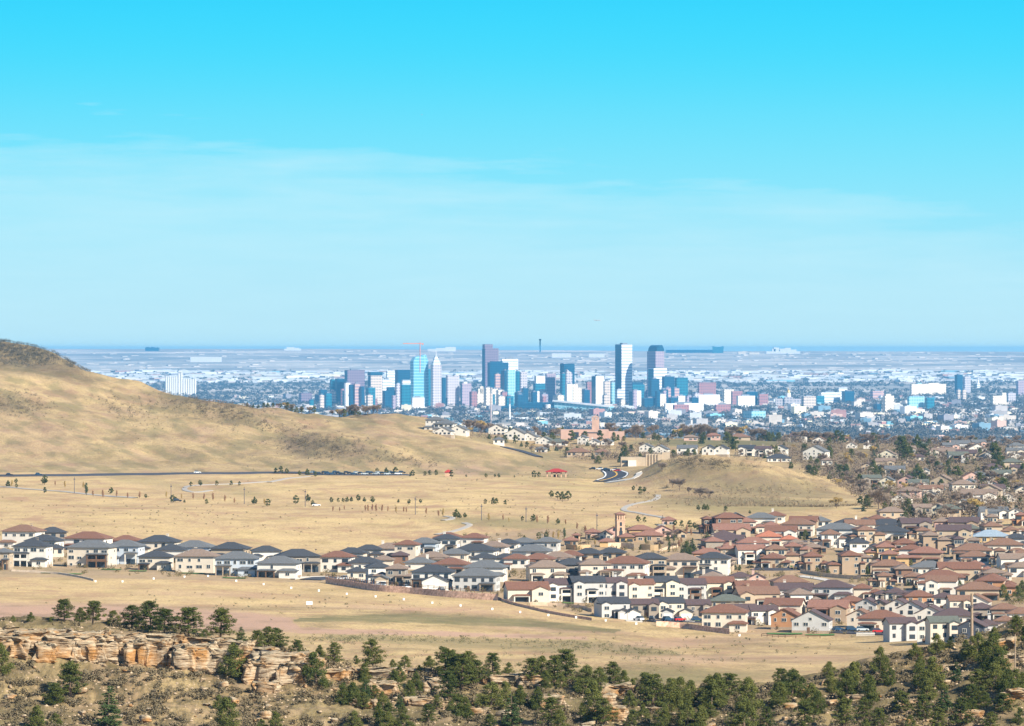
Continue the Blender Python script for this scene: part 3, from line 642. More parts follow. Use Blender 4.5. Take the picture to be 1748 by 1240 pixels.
L("among the upper villas", """1482 1549 891 907 h white dark -4; 1480 1551 899 924 h white dark -8; 1466 1493 886 911 h white dark -4; 1475 1524 881 897 v tan rust 0; 1502 1549 867 891 h tan taupe 6; 1532 1557 883 902 h tan taupe 0; 1597 1631 885 902 h pink taupe 0; 1620 1651 885 902 h tan rust 0; 1643 1679 882 904 g pink grey -8; 1680 1713 879 907 v tan taupe 4; 1711 1755 900 917 v cream brown 0; 1731 1760 876 899 v orange terra 0; 1429 1473 887 906 h white dark 0; 1381 1419 884 902 h white grey 0; 1369 1401 882 899 l white dark 0; 1393 1466 895 925 h white grey -8; 1333 1391 887 917 h cream brown -8""")
L("right of the bell tower", """1196 1225 883 913 v brown rust 8; 1221 1272 877 914 h brown rust 8; 1245 1274 876 906 g brown grey 4; 1273 1325 877 901 h white grey -6; 1307 1341 875 895 h white rust -6; 1254 1308 885 913 v cream terra 4; 1298 1341 892 910 v white terra 0; 1283 1362 908 934 v cream red 0; 1340 1382 922 940 v pink taupe 0; 1259 1311 931 966 x white terra 8; 1300 1366 931 967 v tan brown 4; 1333 1363 942 964 h brown taupe 0; 1185 1234 938 957 h orange terra 0; 1231 1257 932 963 h tan terra 0; 1362 1411 932 947 v brown taupe 0; 1365 1418 944 976 v stone rust 6; 1415 1480 942 983 v stone rust 6""")
rnd = random.Random(11)
for place, t in HL:
    x0, x1, yt, yb = (float(v) for v in t[:4])
    house(x0, x1, yt, yb, STY[t[4]], t[5], t[6], float(t[7]), place, rnd)
for g in [(640, 661, 981, 1002, 'tan', 'grey'), (720, 764, 985, 1008, 'white', 'dark'), (1071, 1094, 1039, 1059, 'white', 'dark'), (1160, 1183, 1038, 1059, 'cream', 'dark'), (1055, 1073, 1038, 1058, 'grey', 'dark'), (1130, 1150, 1038, 1059, 'grey', 'dark')]:
    garage(*g, "among the estate houses", rnd)
HL.clear()
# the mesa top and the older suburb to the right
L("on the mesa", """724 758 712 736 h white grey -12; 738 776 718 742 h white grey -14; 739 772 729 745 g white grey -14; 763 798 726 745 g white grey -12; 832 864 724 744 g white grey -12; 858 899 731 753 g white grey -14; 884 920 738 755 g white grey -14; 842 861 747 761 l white grey 0; 912 945 745 760 g white green -12; 933 967 750 763 l white green -8; 912 933 763 774 l white grey -8; 984 1003 743 760 g white grey -14; 1002 1024 750 761 g white grey -14; 1024 1046 749 761 g white grey -14; 968 1008 766 781 l tan brown 0; 1015 1040 768 781 l tan brown 0; 1090 1115 757 775 g white grey -12; 1110 1142 760 777 g white grey -12; 1155 1191 760 778 x white grey -6; 1197 1222 760 779 g white dark -12; 1218 1244 760 779 g white dark -12; 1260 1290 760 779 x white dark -8; 1288 1318 762 781 x white plum -8; 1318 1345 760 779 g white dark -12; 1311 1351 778 789 l white dark 0; 1206 1230 740 752 h pink terra -4; 1246 1281 741 752 l tan brown 0; 1168 1191 743 753 l pink taupe 0; 1104 1132 742 752 l tan taupe 0; 1332 1350 742 753 g cream taupe -8; 1348 1379 740 753 x white plum -8; 1386 1413 746 758 g white brown -8""")
L("in the older suburb", """1368 1413 761 786 g white grey -18; 1501 1528 814 837 g lemon grey -12; 1474 1506 811 834 x taupe green 4; 1531 1566 812 833 g pink plum -14; 1586 1630 811 832 g tan taupe -14; 1643 1667 817 833 g blue grey -12; 1687 1708 822 838 g white brown -12; 1706 1724 826 839 g white brown -8; 1520 1556 843 864 g white taupe -18; 1633 1656 853 875 g white grey -12; 1590 1615 860 885 g lemon taupe -14; 1561 1594 861 884 x taupe taupe 6; 1641 1704 836 860 x white taupe -6; 1602 1642 863 886 l tan green 0; 1675 1725 866 887 x white grey 4; 1723 1748 868 887 g white grey -4; 1444 1464 755 766 g white taupe -8; 1474 1491 756 767 g white taupe -6; 1497 1532 768 786 g lemon taupe -10; 1590 1633 765 784 x cream taupe -8; 1632 1669 768 785 x tan plum -6; 1668 1702 770 786 g tan plum -6; 1726 1752 773 786 g white plum -8; 1662 1680 806 817 g white brown -8; 1690 1715 808 820 g tan rust -8; 1571 1588 801 811 g white grey -8; 1598 1612 790 802 g white grey -8; 1430 1450 745 757 l tan brown 0; 1555 1580 776 788 l cream plum 0; 1541 1558 787 797 g tan taupe -8; 1404 1422 782 795 l white taupe 0; 1470 1492 792 803 g tan plum -8; 1560 1583 826 838 g pink rust -8; 1608 1632 826 840 x tan taupe 0; 1655 1680 838 850 g orange terra -6; 1577 1600 838 855 g cream grey -6; 1735 1760 830 846 g cream grey 0; 1710 1738 846 858 g white taupe -6""")
for place, t in HL:
    x0, x1, yt, yb = (float(v) for v in t[:4])
    house(x0, x1, yt, yb, STY[t[4]], t[5], t[6], float(t[7]), place, rnd, group="houses of the older suburb" if 'older' in place else "houses on the mesa")

# infill houses between the listed ones
USED = [(o_[1], o_[0].location.y) for o_ in QUEUE]
def infill(n, xr, dr, place, grp, wr, styles, walls, roofs, okf=lambda px, d: True):
    k = 0
    for _ in range(n * 60):
        if k >= n: break
        px, d = rnd.uniform(*xr), rnd.uniform(*dr); w = rnd.uniform(*wr)
        if not okf(px, d) or any(abs(px - a) / F * d < 14.0 and abs(d - b) < 26 for a, b in USED): continue
        yb = HY - tz1(px, d) / d * F; W = w / d * F; h = rnd.uniform(6.5, 8.5) / d * F
        house(px - W / 2, px + W / 2, yb - h, yb, rnd.choice(styles), rnd.choice(walls), rnd.choice(roofs), rnd.uniform(-12, 10), place, rnd, d=d, group=grp)
        USED.append((px, d)); k += 1
infill(30, (1210, 1748), (1930, 2640), "tucked among the villas", "houses of the new estate", (13, 18), ('villa', 'hip', 'gabx'), ('tan', 'cream', 'stone', 'taupe', 'white'), ('brown', 'plum', 'rust', 'taupe', 'terra'), lambda px, d: not (1230 < px < 1480 and 2140 < d < 2330))
infill(26, (1480, 1748), (2900, 4200), "deep in the wooded suburb", "houses of the older suburb", (11, 15), ('gab', 'gabx', 'low'), ('tan', 'cream', 'grey', 'taupe', 'pink', 'white'), ('taupe', 'plum', 'grey', 'brown', 'green'))
# ---------------------------------------------------------------- plants
def leaf_mat(name, c1, c2, rough=.9):
    m = bpy.data.materials.new(name); m.use_nodes = True; nt = m.node_tree; b = nt.nodes["Principled BSDF"]
    b.inputs["Roughness"].default_value = rough; b.inputs["Specular IOR Level"].default_value = .15
    t = N(nt, "ShaderNodeTexCoord"); n = N(nt, "ShaderNodeTexNoise", i_Scale=9.0, i_Detail=3.0); nt.links.new(t.outputs["Object"], n.inputs["Vector"])
    oi = N(nt, "ShaderNodeObjectInfo")
    f = math_n(nt, 'ADD', math_n(nt, 'MULTIPLY', oi.outputs["Random"], .5), math_n(nt, 'MULTIPLY_ADD', n.outputs[0], 1.4, -.45), clamp=True)
    nt.links.new(mixc(nt, f, c1, c2), b.inputs["Base Color"]); return m
PINE_M = leaf_mat('pine_needles', (.030, .050, .012), (.135, .14, .034))
JUN_M = leaf_mat('juniper_foliage', (.042, .064, .014), (.165, .165, .042))
SPR_M = leaf_mat('spruce_needles', (.026, .052, .018), (.085, .115, .036))
BARE_M = leaf_mat('bare_twigs', (.17, .125, .10), (.32, .25, .18))
GOLD_M = leaf_mat('golden_leaves', (.30, .20, .07), (.52, .37, .12))
RUST_M = leaf_mat('rusty_leaves', (.20, .085, .05), (.40, .24, .12))
SAGE_M = leaf_mat('scrub_twigs', (.105, .08, .052), (.185, .15, .085))
FARTREE_M = leaf_mat('distant_tree_foliage', (.030, .038, .028), (.10, .082, .060))
BARK = pmat('bark', (.16, .11, .075), .95, .25, 3)
R = np.random.RandomState(5)

def leaves(centers, radii, n, size, flat=.7, rs=R, up=.35):
    """n small leaf triangles spread over clumps; returns verts, faces"""
    centers = np.asarray(centers, float); radii = np.asarray(radii, float)
    w = radii ** 2; idx = rs.choice(len(centers), n, p=w / w.sum())
    v = rs.normal(size=(n, 3)); v /= np.linalg.norm(v, axis=1)[:, None]
    rr = radii[idx][:, None] * (rs.rand(n, 1) ** .45)
    p = centers[idx] + v * rr * np.array([1, 1, flat])
    nrm = v * .6 + rs.normal(size=(n, 3)) * .6; nrm[:, 2] += up; nrm /= np.linalg.norm(nrm, axis=1)[:, None]
    a = np.cross(nrm, rs.normal(size=(n, 3))); a /= np.linalg.norm(a, axis=1)[:, None] + 1e-9; b = np.cross(nrm, a)
    s = size * (.6 + .8 * rs.rand(n, 1))
    V = np.empty((n, 3, 3)); V[:, 0] = p + a * s; V[:, 1] = p - a * s * .5 + b * s * .8; V[:, 2] = p - a * s * .5 - b * s * .8
    return V.reshape(-1, 3), np.arange(3 * n).reshape(-1, 3)

def make_proto(kind, seed):
    rs = np.random.RandomState(seed); rd = random.Random(seed); cen, rad = [], []
    tb = MB(); lean = (rd.uniform(-.06, .06), rd.uniform(-.06, .06))
    def ax(z): return np.array([lean[0] * z, lean[1] * z, z])
    if kind == 'pine':        # open, layered crown, trunk showing
        tb.tube((0, 0, -.08), ax(.5), .028, .018); tb.tube(ax(.5), ax(.93), .018, .006)
        z = rd.uniform(.07, .16)
        while z < .95:
            k = rd.randint(3, 5); L_ = (.35 * (1 - max(0, (z - .3) / .72) ** 1.6) + .05) * rd.uniform(.65, 1.1)
            a0 = rd.random() * 6.28
            for j in range(k):
                a = a0 + j * 6.28 / k + rd.uniform(-.5, .5); l = max(.05, L_ * rd.uniform(.55, 1.15)); e = ax(z) + np.array([math.cos(a) * l, math.sin(a) * l, rd.uniform(.01, .09)])
                tb.tube(ax(z), e, .007, .003, 4, cap=False)
                cen.append(e); rad.append(rd.uniform(.065, .10)); cen.append(ax(z) * .5 + e * .5 + np.array([0, 0, .01])); rad.append(rd.uniform(.06, .09))
            z += rd.uniform(.045, .085)
        cen.append(ax(.95)); rad.append(.05); n, size, flat, mat = 6500, .017, .62, PINE_M
    elif kind == 'juniper':   # dense, rounded or bluntly conic, foliage to the ground
        tb.tube((0, 0, -.08), ax(.4), .035, .02)
        prof = rd.choice((.30, .36, .44)); tip = rd.uniform(.55, .9)
        for i in range(80):
            z = rd.uniform(.02, .95); r = prof * (1 - (max(0, z - .25) / .74) ** (1 / tip * 1.2)) * (0.8 + .2 * min(1, z / .2))
            a = rd.random() * 6.28; q = r * rd.uniform(.3, .9)
            cen.append(ax(z) + np.array([math.cos(a) * q, math.sin(a) * q, 0])); rad.append(rd.uniform(.08, .13) * (1.1 - .4 * z))
        cen.append(ax(.93)); rad.append(.06); n, size, flat, mat = 8500, .016, 1.0, JUN_M
    elif kind == 'spruce':    # pointed
        tb.tube((0, 0, -.08), ax(.95), .024, .004)
        for i in range(17):
            z = .07 + .88 * i / 17; r = .27 * (1 - z) ** .85 + .015
            for j in range(7 if i < 10 else 4):
                a = rd.random() * 6.28; l = r * rd.uniform(.75, 1.1)
                for t in (.5, .95): cen.append(ax(z) + np.array([math.cos(a) * l * t, math.sin(a) * l * t, -.03 * t])); rad.append(.028 + .04 * (1 - z))
        n, size, flat, mat = 5500, .016, .5, SPR_M
    elif kind == 'round':     # round-headed small pine of the verge
        tb.tube((0, 0, -.08), ax(.5), .035, .02)
        for i in range(30):
            z = rd.uniform(.15, .93); r = .30 * math.sin(min(3.05, (z + .12) * 2.75)) + .02
            a = rd.random() * 6.28; q = r * rd.uniform(.4, .95)
            cen.append(ax(z) + np.array([math.cos(a) * q, math.sin(a) * q, 0])); rad.append(rd.uniform(.07, .11))
        n, size, flat, mat = 2600, .026, .9, PINE_M
    elif kind == 'column':    # narrow young tree in autumn leaf
        tb.tube((0, 0, -.08), ax(.9), .016, .006, 4)
        for i in range(16):
            z = .16 + .8 * i / 16; cen.append(ax(z) + np.array([rd.uniform(-.05, .05), rd.uniform(-.05, .05), 0])); rad.append(.10 * math.sin(min(3.0, z * 3.0)) + .025)
        n, size, flat, mat = 700, .026, 1.2, None
    else:                     # bare or golden spreading crown
        tb.tube((0, 0, -.08), (0, 0, .3), .026, .02, 5)
        ends = []
        for i in range(7):
            a = i * .9 + rd.uniform(-.3, .3); r = rd.uniform(.12, .30); e = Vector((math.cos(a) * r, math.sin(a) * r, rd.uniform(.5, .8))); tb.tube((0, 0, .26), e, .013, .006, 4, cap=False)
            for j in range(4):
                e2 = e + Vector((rd.uniform(-.18, .18), rd.uniform(-.18, .18), rd.uniform(.02, .2))); tb.tube(e, e2, .006, .003, 3, cap=False); ends.append(e2)
        for e in ends: cen.append(np.array(e)); rad.append(rd.uniform(.08, .14))
        n, size, flat, mat = (4200 if kind == 'bare' else 3000), (.016 if kind == 'bare' else .024), .9, BARE_M if kind == 'bare' else GOLD_M
    V, Fc = leaves(cen, rad, n, size, flat, rs)
    if kind == 'bare':        # twigs: thin slivers pointing up and out
        T = V.reshape(-1, 3, 3); c = T.mean(1, keepdims=True); d_ = c - np.array([0, 0, .35]); d_ /= np.linalg.norm(d_, axis=2)[..., None] + 1e-6
        T2 = T.copy(); T2[:, 0] = (c + d_ * .075)[:, 0]; T2[:, 1] = (c + (T[:, 1:2] - c) * .5 - d_ * .02)[:, 0]; T2[:, 2] = (c + (T[:, 2:3] - c) * .5 - d_ * .02)[:, 0]; V = T2.reshape(-1, 3)
    tr = tb.build('trunk', BARK, link=False).data
    cr = np_mesh('crown', V, Fc, mat, link=False).data
    return tr, cr
PROTO = {k: [make_proto(k, 100 * i + 7 + len(k)) for i in range(n)] for k, n in (('pine', 7), ('juniper', 6), ('spruce', 4), ('round', 4), ('column', 3), ('bare', 5), ('gold', 2))}
COLN = {}
for mname, mm in (('rusty', RUST_M), ('golden', GOLD_M), ('green', SPR_M)):
    COLN[mname] = []
    for tr, cr in PROTO['column']:
        c2 = cr.copy(); c2.name = 'crown'; c2.materials.clear(); c2.materials.append(mm); COLN[mname].append((tr, c2))
NAMES = {'pine': ('pine_tree', 'pine'), 'juniper': ('juniper', 'juniper'), 'spruce': ('spruce_tree', 'spruce'), 'round': ('pine_tree', 'pine'), 'bare': ('bare_tree', 'bare tree'), 'gold': ('cottonwood_tree', 'tree'), 'rusty': ('young_tree', 'tree'), 'golden': ('young_tree', 'tree'), 'green': ('young_tree', 'tree')}
LOOKS = {'pine': 'open-crowned dark green pine', 'juniper': 'dense olive-green juniper', 'spruce': 'pointed green spruce', 'round': 'small round-headed pine', 'bare': 'bare grey-brown tree', 'gold': 'spreading golden-leaved tree', 'rusty': 'narrow rusty young tree', 'golden': 'narrow golden young tree', 'green': 'narrow green young tree'}
trd = random.Random(3)
def tree(kind, px, py, hpx, place, group, d=None, wide=1.0, d0=1500, shared=None, look=None, sink=.0):
    if d is None: d = hit(px, py, d0)
    H = hpx / F * d / .97
    tr, cr = trd.choice(COLN[kind] if kind in COLN else PROTO[kind])
    nm, cat = NAMES[kind]
    r = empty(nm, ((px - CX) / F * d, d, tz1(px, d) - sink), trd.random() * 6.28)
    r.scale = (H * wide, H * wide, H)
    for n_, me in (('trunk', tr), ('crown', cr)):
        o = bpy.data.objects.new(n_, me); COL.objects.link(o); o.parent = r
    if shared: r['label'] = shared; r['category'] = cat; r['group'] = group
    else: queue(r, px, look or LOOKS[kind], place, cat, group)
    return r

# --- foreground: pines and junipers on the hogback
FG = """22 1062 10 j;51 1062 15 j;86 1063 7 j;110 1062 36 p 1.1;135 1060 24 j 1.2;158 1066 40 p;193 1067 24 j 1.3;225 1073 38 p 1.2;258 1080 52 p;280 1086 44 p;322 1090 52 p;376 1092 50 p;348 1094 18 j 1.3;413 1099 27 s;440 1108 30 p;458 1108 34 p;474 1110 36 p 1.1;508 1124 28 p;547 1124 22 j;571 1134 35 p;
398 1160 56 j;540 1174 56 j .95;120 1192 60 p;92 1203 34 j 1.5;182 1240 74 s;0 1152 52 j;62 1250 44 j 1.2;95 1240 22 j 1.1;373 1210 24 j .8;388 1246 54 j 1.1;470 1252 34 j 1.1;447 1250 22 j;
637 1138 48 p;608 1136 14 j;625 1137 13 j;691 1138 23 j 1.2;672 1138 15 j 1.3;622 1164 28 j 1.2;585 1203 36 j;604 1206 40 j;622 1198 36 s;683 1164 26 j;675 1186 38 p .8;712 1186 36 j .9;700 1196 32 j;716 1154 16 j;
760 1156 50 p;775 1170 54 p;790 1178 58 p;735 1146 24 j 1.2;765 1196 48 p;802 1170 40 p;816 1170 40 p 1.2;840 1156 40 p;800 1148 36 p;868 1154 22 j;780 1228 40 j 1.1;792 1224 32 j;838 1210 44 j 1.3;862 1204 40 j;875 1240 58 s;890 1204 34 j;835 1250 28 p;683 1212 28 s;648 1236 36 j;662 1246 30 j 1.2;690 1250 30 j 1.3;
906 1168 42 p 1.1;925 1160 40 j;946 1166 44 p;966 1166 56 p 1.1;932 1176 30 j;957 1177 24 j;942 1238 46 p 1.1;955 1250 36 j;915 1214 36 j;1000 1184 46 j 1.1;1011 1234 68 j .8;1032 1240 44 p 1.1;1022 1180 40 j;1048 1170 36 p 1.2;1066 1176 30 j;1080 1181 20 j;
1115 1208 56 p 1.1;1104 1194 44 p;1140 1214 50 j 1.1;1160 1206 50 j;1180 1206 44 j;1210 1200 46 j;1226 1204 52 j;1130 1246 42 j;1174 1246 46 j 1.1;1196 1246 40 j;1214 1226 20 j 1.3;1100 1230 26 j;
1214 1212 50 j;1246 1194 44 p 1.1;1270 1246 52 j 1.1;1276 1220 58 j;1332 1210 44 j 1.3;1352 1190 46 j 1.2;1334 1178 36 p;1370 1186 30 j;1386 1210 42 j 1.1;1396 1220 38 j;1310 1246 36 p;1374 1242 46 p;1414 1156 24 j 1.2;1420 1182 36 j;1446 1190 46 j;1456 1174 40 j;1486 1200 46 j 1.1;1440 1240 46 p;1474 1230 36 p;
1503 1148 42 j .85;1462 1156 26 j;1565 1128 26 j 1.2;1600 1118 32 j;1622 1109 18 j;1650 1119 24 j;1570 1176 40 j;1596 1178 56 j .9;1632 1164 34 s;1582 1196 36 j;1540 1220 38 p 1.1;1576 1230 42 p;1611 1216 42 s 1.2;1640 1242 46 p;1668 1130 46 j 1.1;1692 1138 52 j 1.1;1706 1152 42 j;1700 1176 44 j 1.1;1720 1192 46 j;1736 1186 42 j;1672 1186 40 p 1.1;1660 1210 36 p;1696 1096 22 j 1.2;1736 1086 32 p;1752 1100 34 p;1712 1222 36 p 1.2;1500 1246 34 p;1602 1248 40 p;1690 1248 30 p 1.2;1740 1240 26 j;1555 1246 24 j"""
def fgdist(px, py):
    """distance on the hogback's near face for a photo point"""
    ds_ = np.arange(884.0, 975.0, .8); zz = terrain(np.full(len(ds_), float(px)), ds_); yy = HY - zz / ds_ * F
    k = np.nonzero(yy <= py)[0]; return float(ds_[k[0]]) if len(k) else float(ds_[np.argmin(yy)] + trd.uniform(0, 5))
KD = {'p': 'pine', 'j': 'juniper', 's': 'spruce'}
for ln in FG.replace('\n', '').split(';'):
    t = ln.split(); px, py, h = map(float, t[:3]); k = KD[t[3]]; w = float(t[4]) if len(t) > 4 else 1.0
    rim = py < float(np.interp(px, [0, 250, 520, 650, 1000, 1200, 1450, 1600, 1748], [1076, 1096, 1130, 1150, 1176, 1200, 1170, 1122, 1090]))
    pl = ("on the cliff top" if rim else "below the cliff") if px < 560 else (("on the skyline rim" if rim else "on the rubble slope") if px < 1090 else ("in the right-hand thicket" if px < 1495 else "on the right-hand spur"))
    tree(k, px, py, h, pl, "pines and junipers of the rocky hogback", d=fgdist(px, py), wide=w * (1.4 if py < 1140 and px < 560 else 1.25))

for i in range(46):
    px = trd.uniform(570, 1745); py = float(np.interp(px, [560, 1000, 1200, 1450, 1600, 1748], [1160, 1190, 1210, 1185, 1140, 1110])) + trd.random() * 105
    if 1560 < px and py < 1150: continue
    tree(trd.choice(('juniper', 'juniper', 'pine')), px, py, trd.uniform(16, 32), "on the rubble slope" if px < 1090 else "in the right-hand thicket" if px < 1495 else "on the right-hand spur", "pines and junipers of the rocky hogback", d=fgdist(px, py), wide=trd.uniform(1.1, 1.5))
# --- verge and field trees
MT = """P 14 832 12;P 27 826 9;P 28 834 8;Y 20 831 12;P 76 828 17;P 76 842 10;A 94 830 9;Y 111 833 12;Y 142 834 12;G 148 846 22;A 159 848 11;P 189 844 12;A 176 850 14;A 199 849 12;A 218 851 10;A 238 852 13;P 249 851 8;Y 284 850 11;P 296 858 13 1.4;P 315 859 6;Y 310 852 9;A 330 853 12;A 348 854 12;A 364 855 14;A 384 857 12;P 352 861 9;A 400 860 10;P 434 862 14;Y 452 863 12;P 457 865 13;
P 326 832 9;P 342 830 11;P 370 830 9;P 395 830 9;P 409 830 8;P 471 809 10;P 479 809 13;P 490 809 10;P 512 812 9;P 525 812 12;P 539 814 9;P 644 808 9;P 659 810 12;P 675 811 13;P 705 813 10;P 700 814 7;P 725 813 8;P 734 812 9;P 744 812 10;P 771 815 12;P 796 815 5;P 830 816 8;P 845 815 6;P 852 816 8;P 878 816 4;P 912 816 12;P 920 816 10;
P 505 861 15;P 526 858 14;P 534 865 11;P 566 859 10;P 577 859 8;P 586 858 8;P 592 858 10;P 600 857 9;P 612 856 12;P 622 858 9;P 636 859 12;P 680 859 7;P 698 861 9;P 718 860 8;P 828 861 9;P 842 862 13;P 848 862 11;P 862 863 9;P 942 850 13;P 952 853 13;P 960 855 16;P 970 855 16;
A 568 874 10;A 580 874 8;A 588 871 8;A 624 873 11;A 628 873 12;A 635 873 12;A 642 874 13;A 652 874 13;A 662 874 10;Y 676 876 12;A 689 875 10;A 694 876 10;A 727 879 12;A 749 883 12;Y 756 882 14;P 778 886 17;P 785 886 9;P 794 885 10;Y 835 890 14;A 859 889 11;Y 869 892 8;P 892 891 9;P 910 891 13;A 917 894 14;A 935 895 15;P 953 896 11;A 966 897 10;P 895 923 9;P 920 921 12;P 932 920 12;Y 953 921 15;G 964 919 18;A 1000 915 18;A 985 905 12;Y 944 921 14;
P 1081 838 9;P 1092 845 14;P 1100 841 10;P 1192 872 10;P 1202 872 12;P 1207 872 11;P 1239 875 11;P 1280 878 7;P 1090 892 12;P 1100 893 10;P 1152 899 11;P 1163 901 12;P 1178 902 13;P 1186 904 12;P 1192 907 12;P 1141 944 9;A 1125 915 14;A 1133 918 12;A 1150 912 16;A 1172 912 16;A 1180 915 13;A 1115 912 10;A 1060 922 8"""
KM = {'P': 'round', 'A': 'rusty', 'Y': 'golden', 'G': 'green'}
for ln in MT.replace('\n', '').split(';'):
    t = ln.split(); px, py, h = map(float, t[1:4]); w = float(t[4]) if len(t) > 4 else 1.0
    pl = ("in the left meadow" if px < 300 and py > 820 else "by the hill road" if py < 818 else "along the meadow path" if px < 660 else "left of the bell tower" if px < 1010 else "behind the bell tower")
    tree(KM[t[0]], px, py, h, pl, "young trees and pines set along the meadow paths", wide=w * (1.15 if t[0] == 'P' else 1.2))
# --- garden trees among the villas
GT = """1170 949 24;1180 947 30;1163 949 12;1208 927 20;1218 923 22;1235 936 20;1248 934 22;1257 939 20;1278 936 12;1312 966 16;1254 974 14;1262 975 10;1376 922 17;1365 921 12;1419 926 19;1395 976 8;1405 978 12;1414 982 10;1428 981 8;1480 981 14;1497 981 18;1555 966 10;1560 959 9;1577 1005 16;1550 1001 12;1560 1006 10;1619 1009 18;1627 1009 20;1638 1011 18;1700 1019 18;1713 1021 22;1720 1026 16;1739 1027 26;1746 1012 20;1600 922 8;1585 945 8;1660 1004 10;1690 962 10;1735 956 14;1608 946 9;1380 1072 5;820 1006 7;870 986 8;1302 1000 6;1118 995 6"""
for ln in GT.split(';'):
    px, py, h = map(float, ln.split()); tree(trd.choice(('spruce', 'juniper', 'spruce')), px, py, h, "in the estate gardens", "garden evergreens of the estate", d0=1850, wide=1.25, look="dark green garden evergreen")
for i in range(46):
    px = trd.uniform(1190, 1745); py = trd.uniform(895, 1010)
    tree('golden' if i % 3 == 0 else 'rusty' if i % 3 == 1 else 'bare', px, py, trd.uniform(6, 11), '', "small autumn trees between the villas", d0=1850, shared="small autumn tree in a villa garden", wide=1.3)
for i in range(40):
    px = trd.uniform(440, 1560); py = float(np.interp(px, [440, 800, 1200, 1560], [985, 1005, 1050, 1075])) - trd.uniform(0, 75)
    tree('golden' if i % 2 else 'bare', px, py, trd.uniform(5, 8), '', "saplings between the estate houses", d0=1850, shared="small sapling between estate houses", wide=1.0)
# --- evergreens and bare trees of the mesa and the older suburb
EG = """422 688 7;432 690 8;441 690 7;450 692 9;457 692 8;466 694 8;478 696 9;490 697 13;498 697 11;506 698 10;514 699 12;536 703 12;587 706 14;598 707 13;606 709 11;614 710 9;787 740 12;835 750 9;846 756 12;1125 748 10;853 712 9;871 713 11;827 714 8;928 752 14;943 752 14;962 742 12;975 742 12;862 758 14;880 758 15;890 763 10;900 766 12;935 772 11;950 770 12;1003 762 12;1018 770 9;1055 752 10;1078 772 12;1066 776 16;1059 790 18;1012 785 12;1029 782 11;1021 792 14;1093 788 14;1104 790 12;1113 790 12;1149 780 12;1162 745 13;1140 756 9;1175 780 14;1185 780 13;1199 780 14;1221 774 12;1198 758 18;1185 750 8;1243 760 20;1256 770 24;1250 768 16;1266 752 9;1313 752 8;1318 778 18;1325 776 12;1331 772 9;1373 772 9;1338 764 9;1350 800 12;1380 808 14;1390 812 16;1372 770 13;1430 757 22;1438 758 24;1442 752 14;1453 783 16;1383 809 14;1419 775 11;1433 816 22;1444 820 24;1438 822 14;1450 822 12;1464 762 9;1538 780 34;1545 790 30;1552 786 24;1566 772 30;1580 778 24;1565 786 16;1592 776 14;1700 788 30;1706 798 26;1695 776 20;1620 770 16;1545 760 12;1540 818 16;1574 824 24;1582 836 26;1560 834 18;1612 806 14;1620 812 18;1632 826 30;1618 800 14;1668 806 10;1693 814 18;1700 816 22;1712 812 18;1722 816 20;1745 818 26;1738 812 20;1500 842 18;1492 840 14;1520 846 10;1480 868 22;1468 862 16;1474 874 14;1478 860 12;1510 870 14;1522 872 13;1550 878 26;1545 892 26;1555 884 18;1540 870 14;1588 860 10;1612 860 12;1627 850 10;1622 862 12;1713 862 14;1705 858 11;1742 866 16;1735 872 14;1608 832 12;1653 836 12;1660 840 12;1586 826 12;1712 890 18;1735 884 14;1560 820 18;1570 866 12"""
for ln in EG.split(';'):
    px, py, h = map(float, ln.split())
    pl = "on the far ridge" if px < 700 else "on the mesa" if px < 1345 else "in the wooded suburb"
    tree(trd.choice(('spruce', 'round', 'juniper', 'pine')), px, py, h, pl, "dark evergreens of the mesa and suburb", d0=2700 if px > 1345 else 3600, wide=1.15)
BT = 0
for i in range(900):
    if BT >= 190: break
    px = trd.uniform(1340, 1765); py = trd.uniform(742, 893)
    if py > float(np.interp(px, [1340, 1400, 1480, 1520, 1560, 1765], [790, 815, 862, 872, 888, 895])): continue
    if px < 1470 and py > 790 and px < 1400: continue
    g = i % 11 == 0
    tree('gold' if g else 'bare', px, py, trd.uniform(10, 22) * float(np.interp(py, [742, 893], [.7, 1.15])), '', "golden trees of the suburb" if g else "bare trees of the older suburb", d0=2700, shared="golden-leaved tree among the suburb's bare trees" if g else "bare grey-brown tree among the suburb's houses", wide=1.1); BT += 1
for (x0, x1, y0, y1, n, h0, h1) in [(795, 850, 728, 745, 16, 12, 20), (565, 645, 700, 712, 16, 10, 18), (470, 530, 694, 702, 5, 8, 12), (895, 960, 738, 752, 10, 10, 16), (1040, 1345, 736, 752, 34, 12, 24), (960, 1140, 762, 790, 12, 9, 15), (1345, 1450, 740, 756, 20, 10, 20), (905, 960, 760, 776, 10, 8, 13), (1150, 1330, 775, 786, 12, 7, 11)]:
    for i in range(n):
        px = trd.uniform(x0, x1); g = i % 9 == 4
        tree('gold' if g else 'bare', px, trd.uniform(y0, y1), trd.uniform(h0, h1), '', "golden trees of the mesa" if g else "bare trees of the mesa", d0=3700, shared="golden tree on the mesa top" if g else "bare grey-brown tree on the mesa top", wide=1.1)
tree('gold', 1666, 880, 26, "beside a white gabled house", "golden trees of the suburb", d0=2600, wide=1.2)
tree('bare', 1500, 870, 34, "at the dry hill's foot", "bare trees of the older suburb", d0=2600, wide=1.3, look="large pale bare tree")
tree('gold', 1428, 868, 18, "in the dry wash", "golden trees of the suburb", d0=2600, wide=1.4)
for (px, py, h, w) in [(1160, 838, 20, 1.3), (1148, 834, 14, 1.2), (1195, 852, 17, 1.8), (1210, 852, 14, 1.6), (1130, 806, 14, 1.4), (1176, 845, 12, 1.2)]:
    tree('bare', px, py, h, "in the hill's gully", "bare trees of the gully", d0=2900, wide=w)

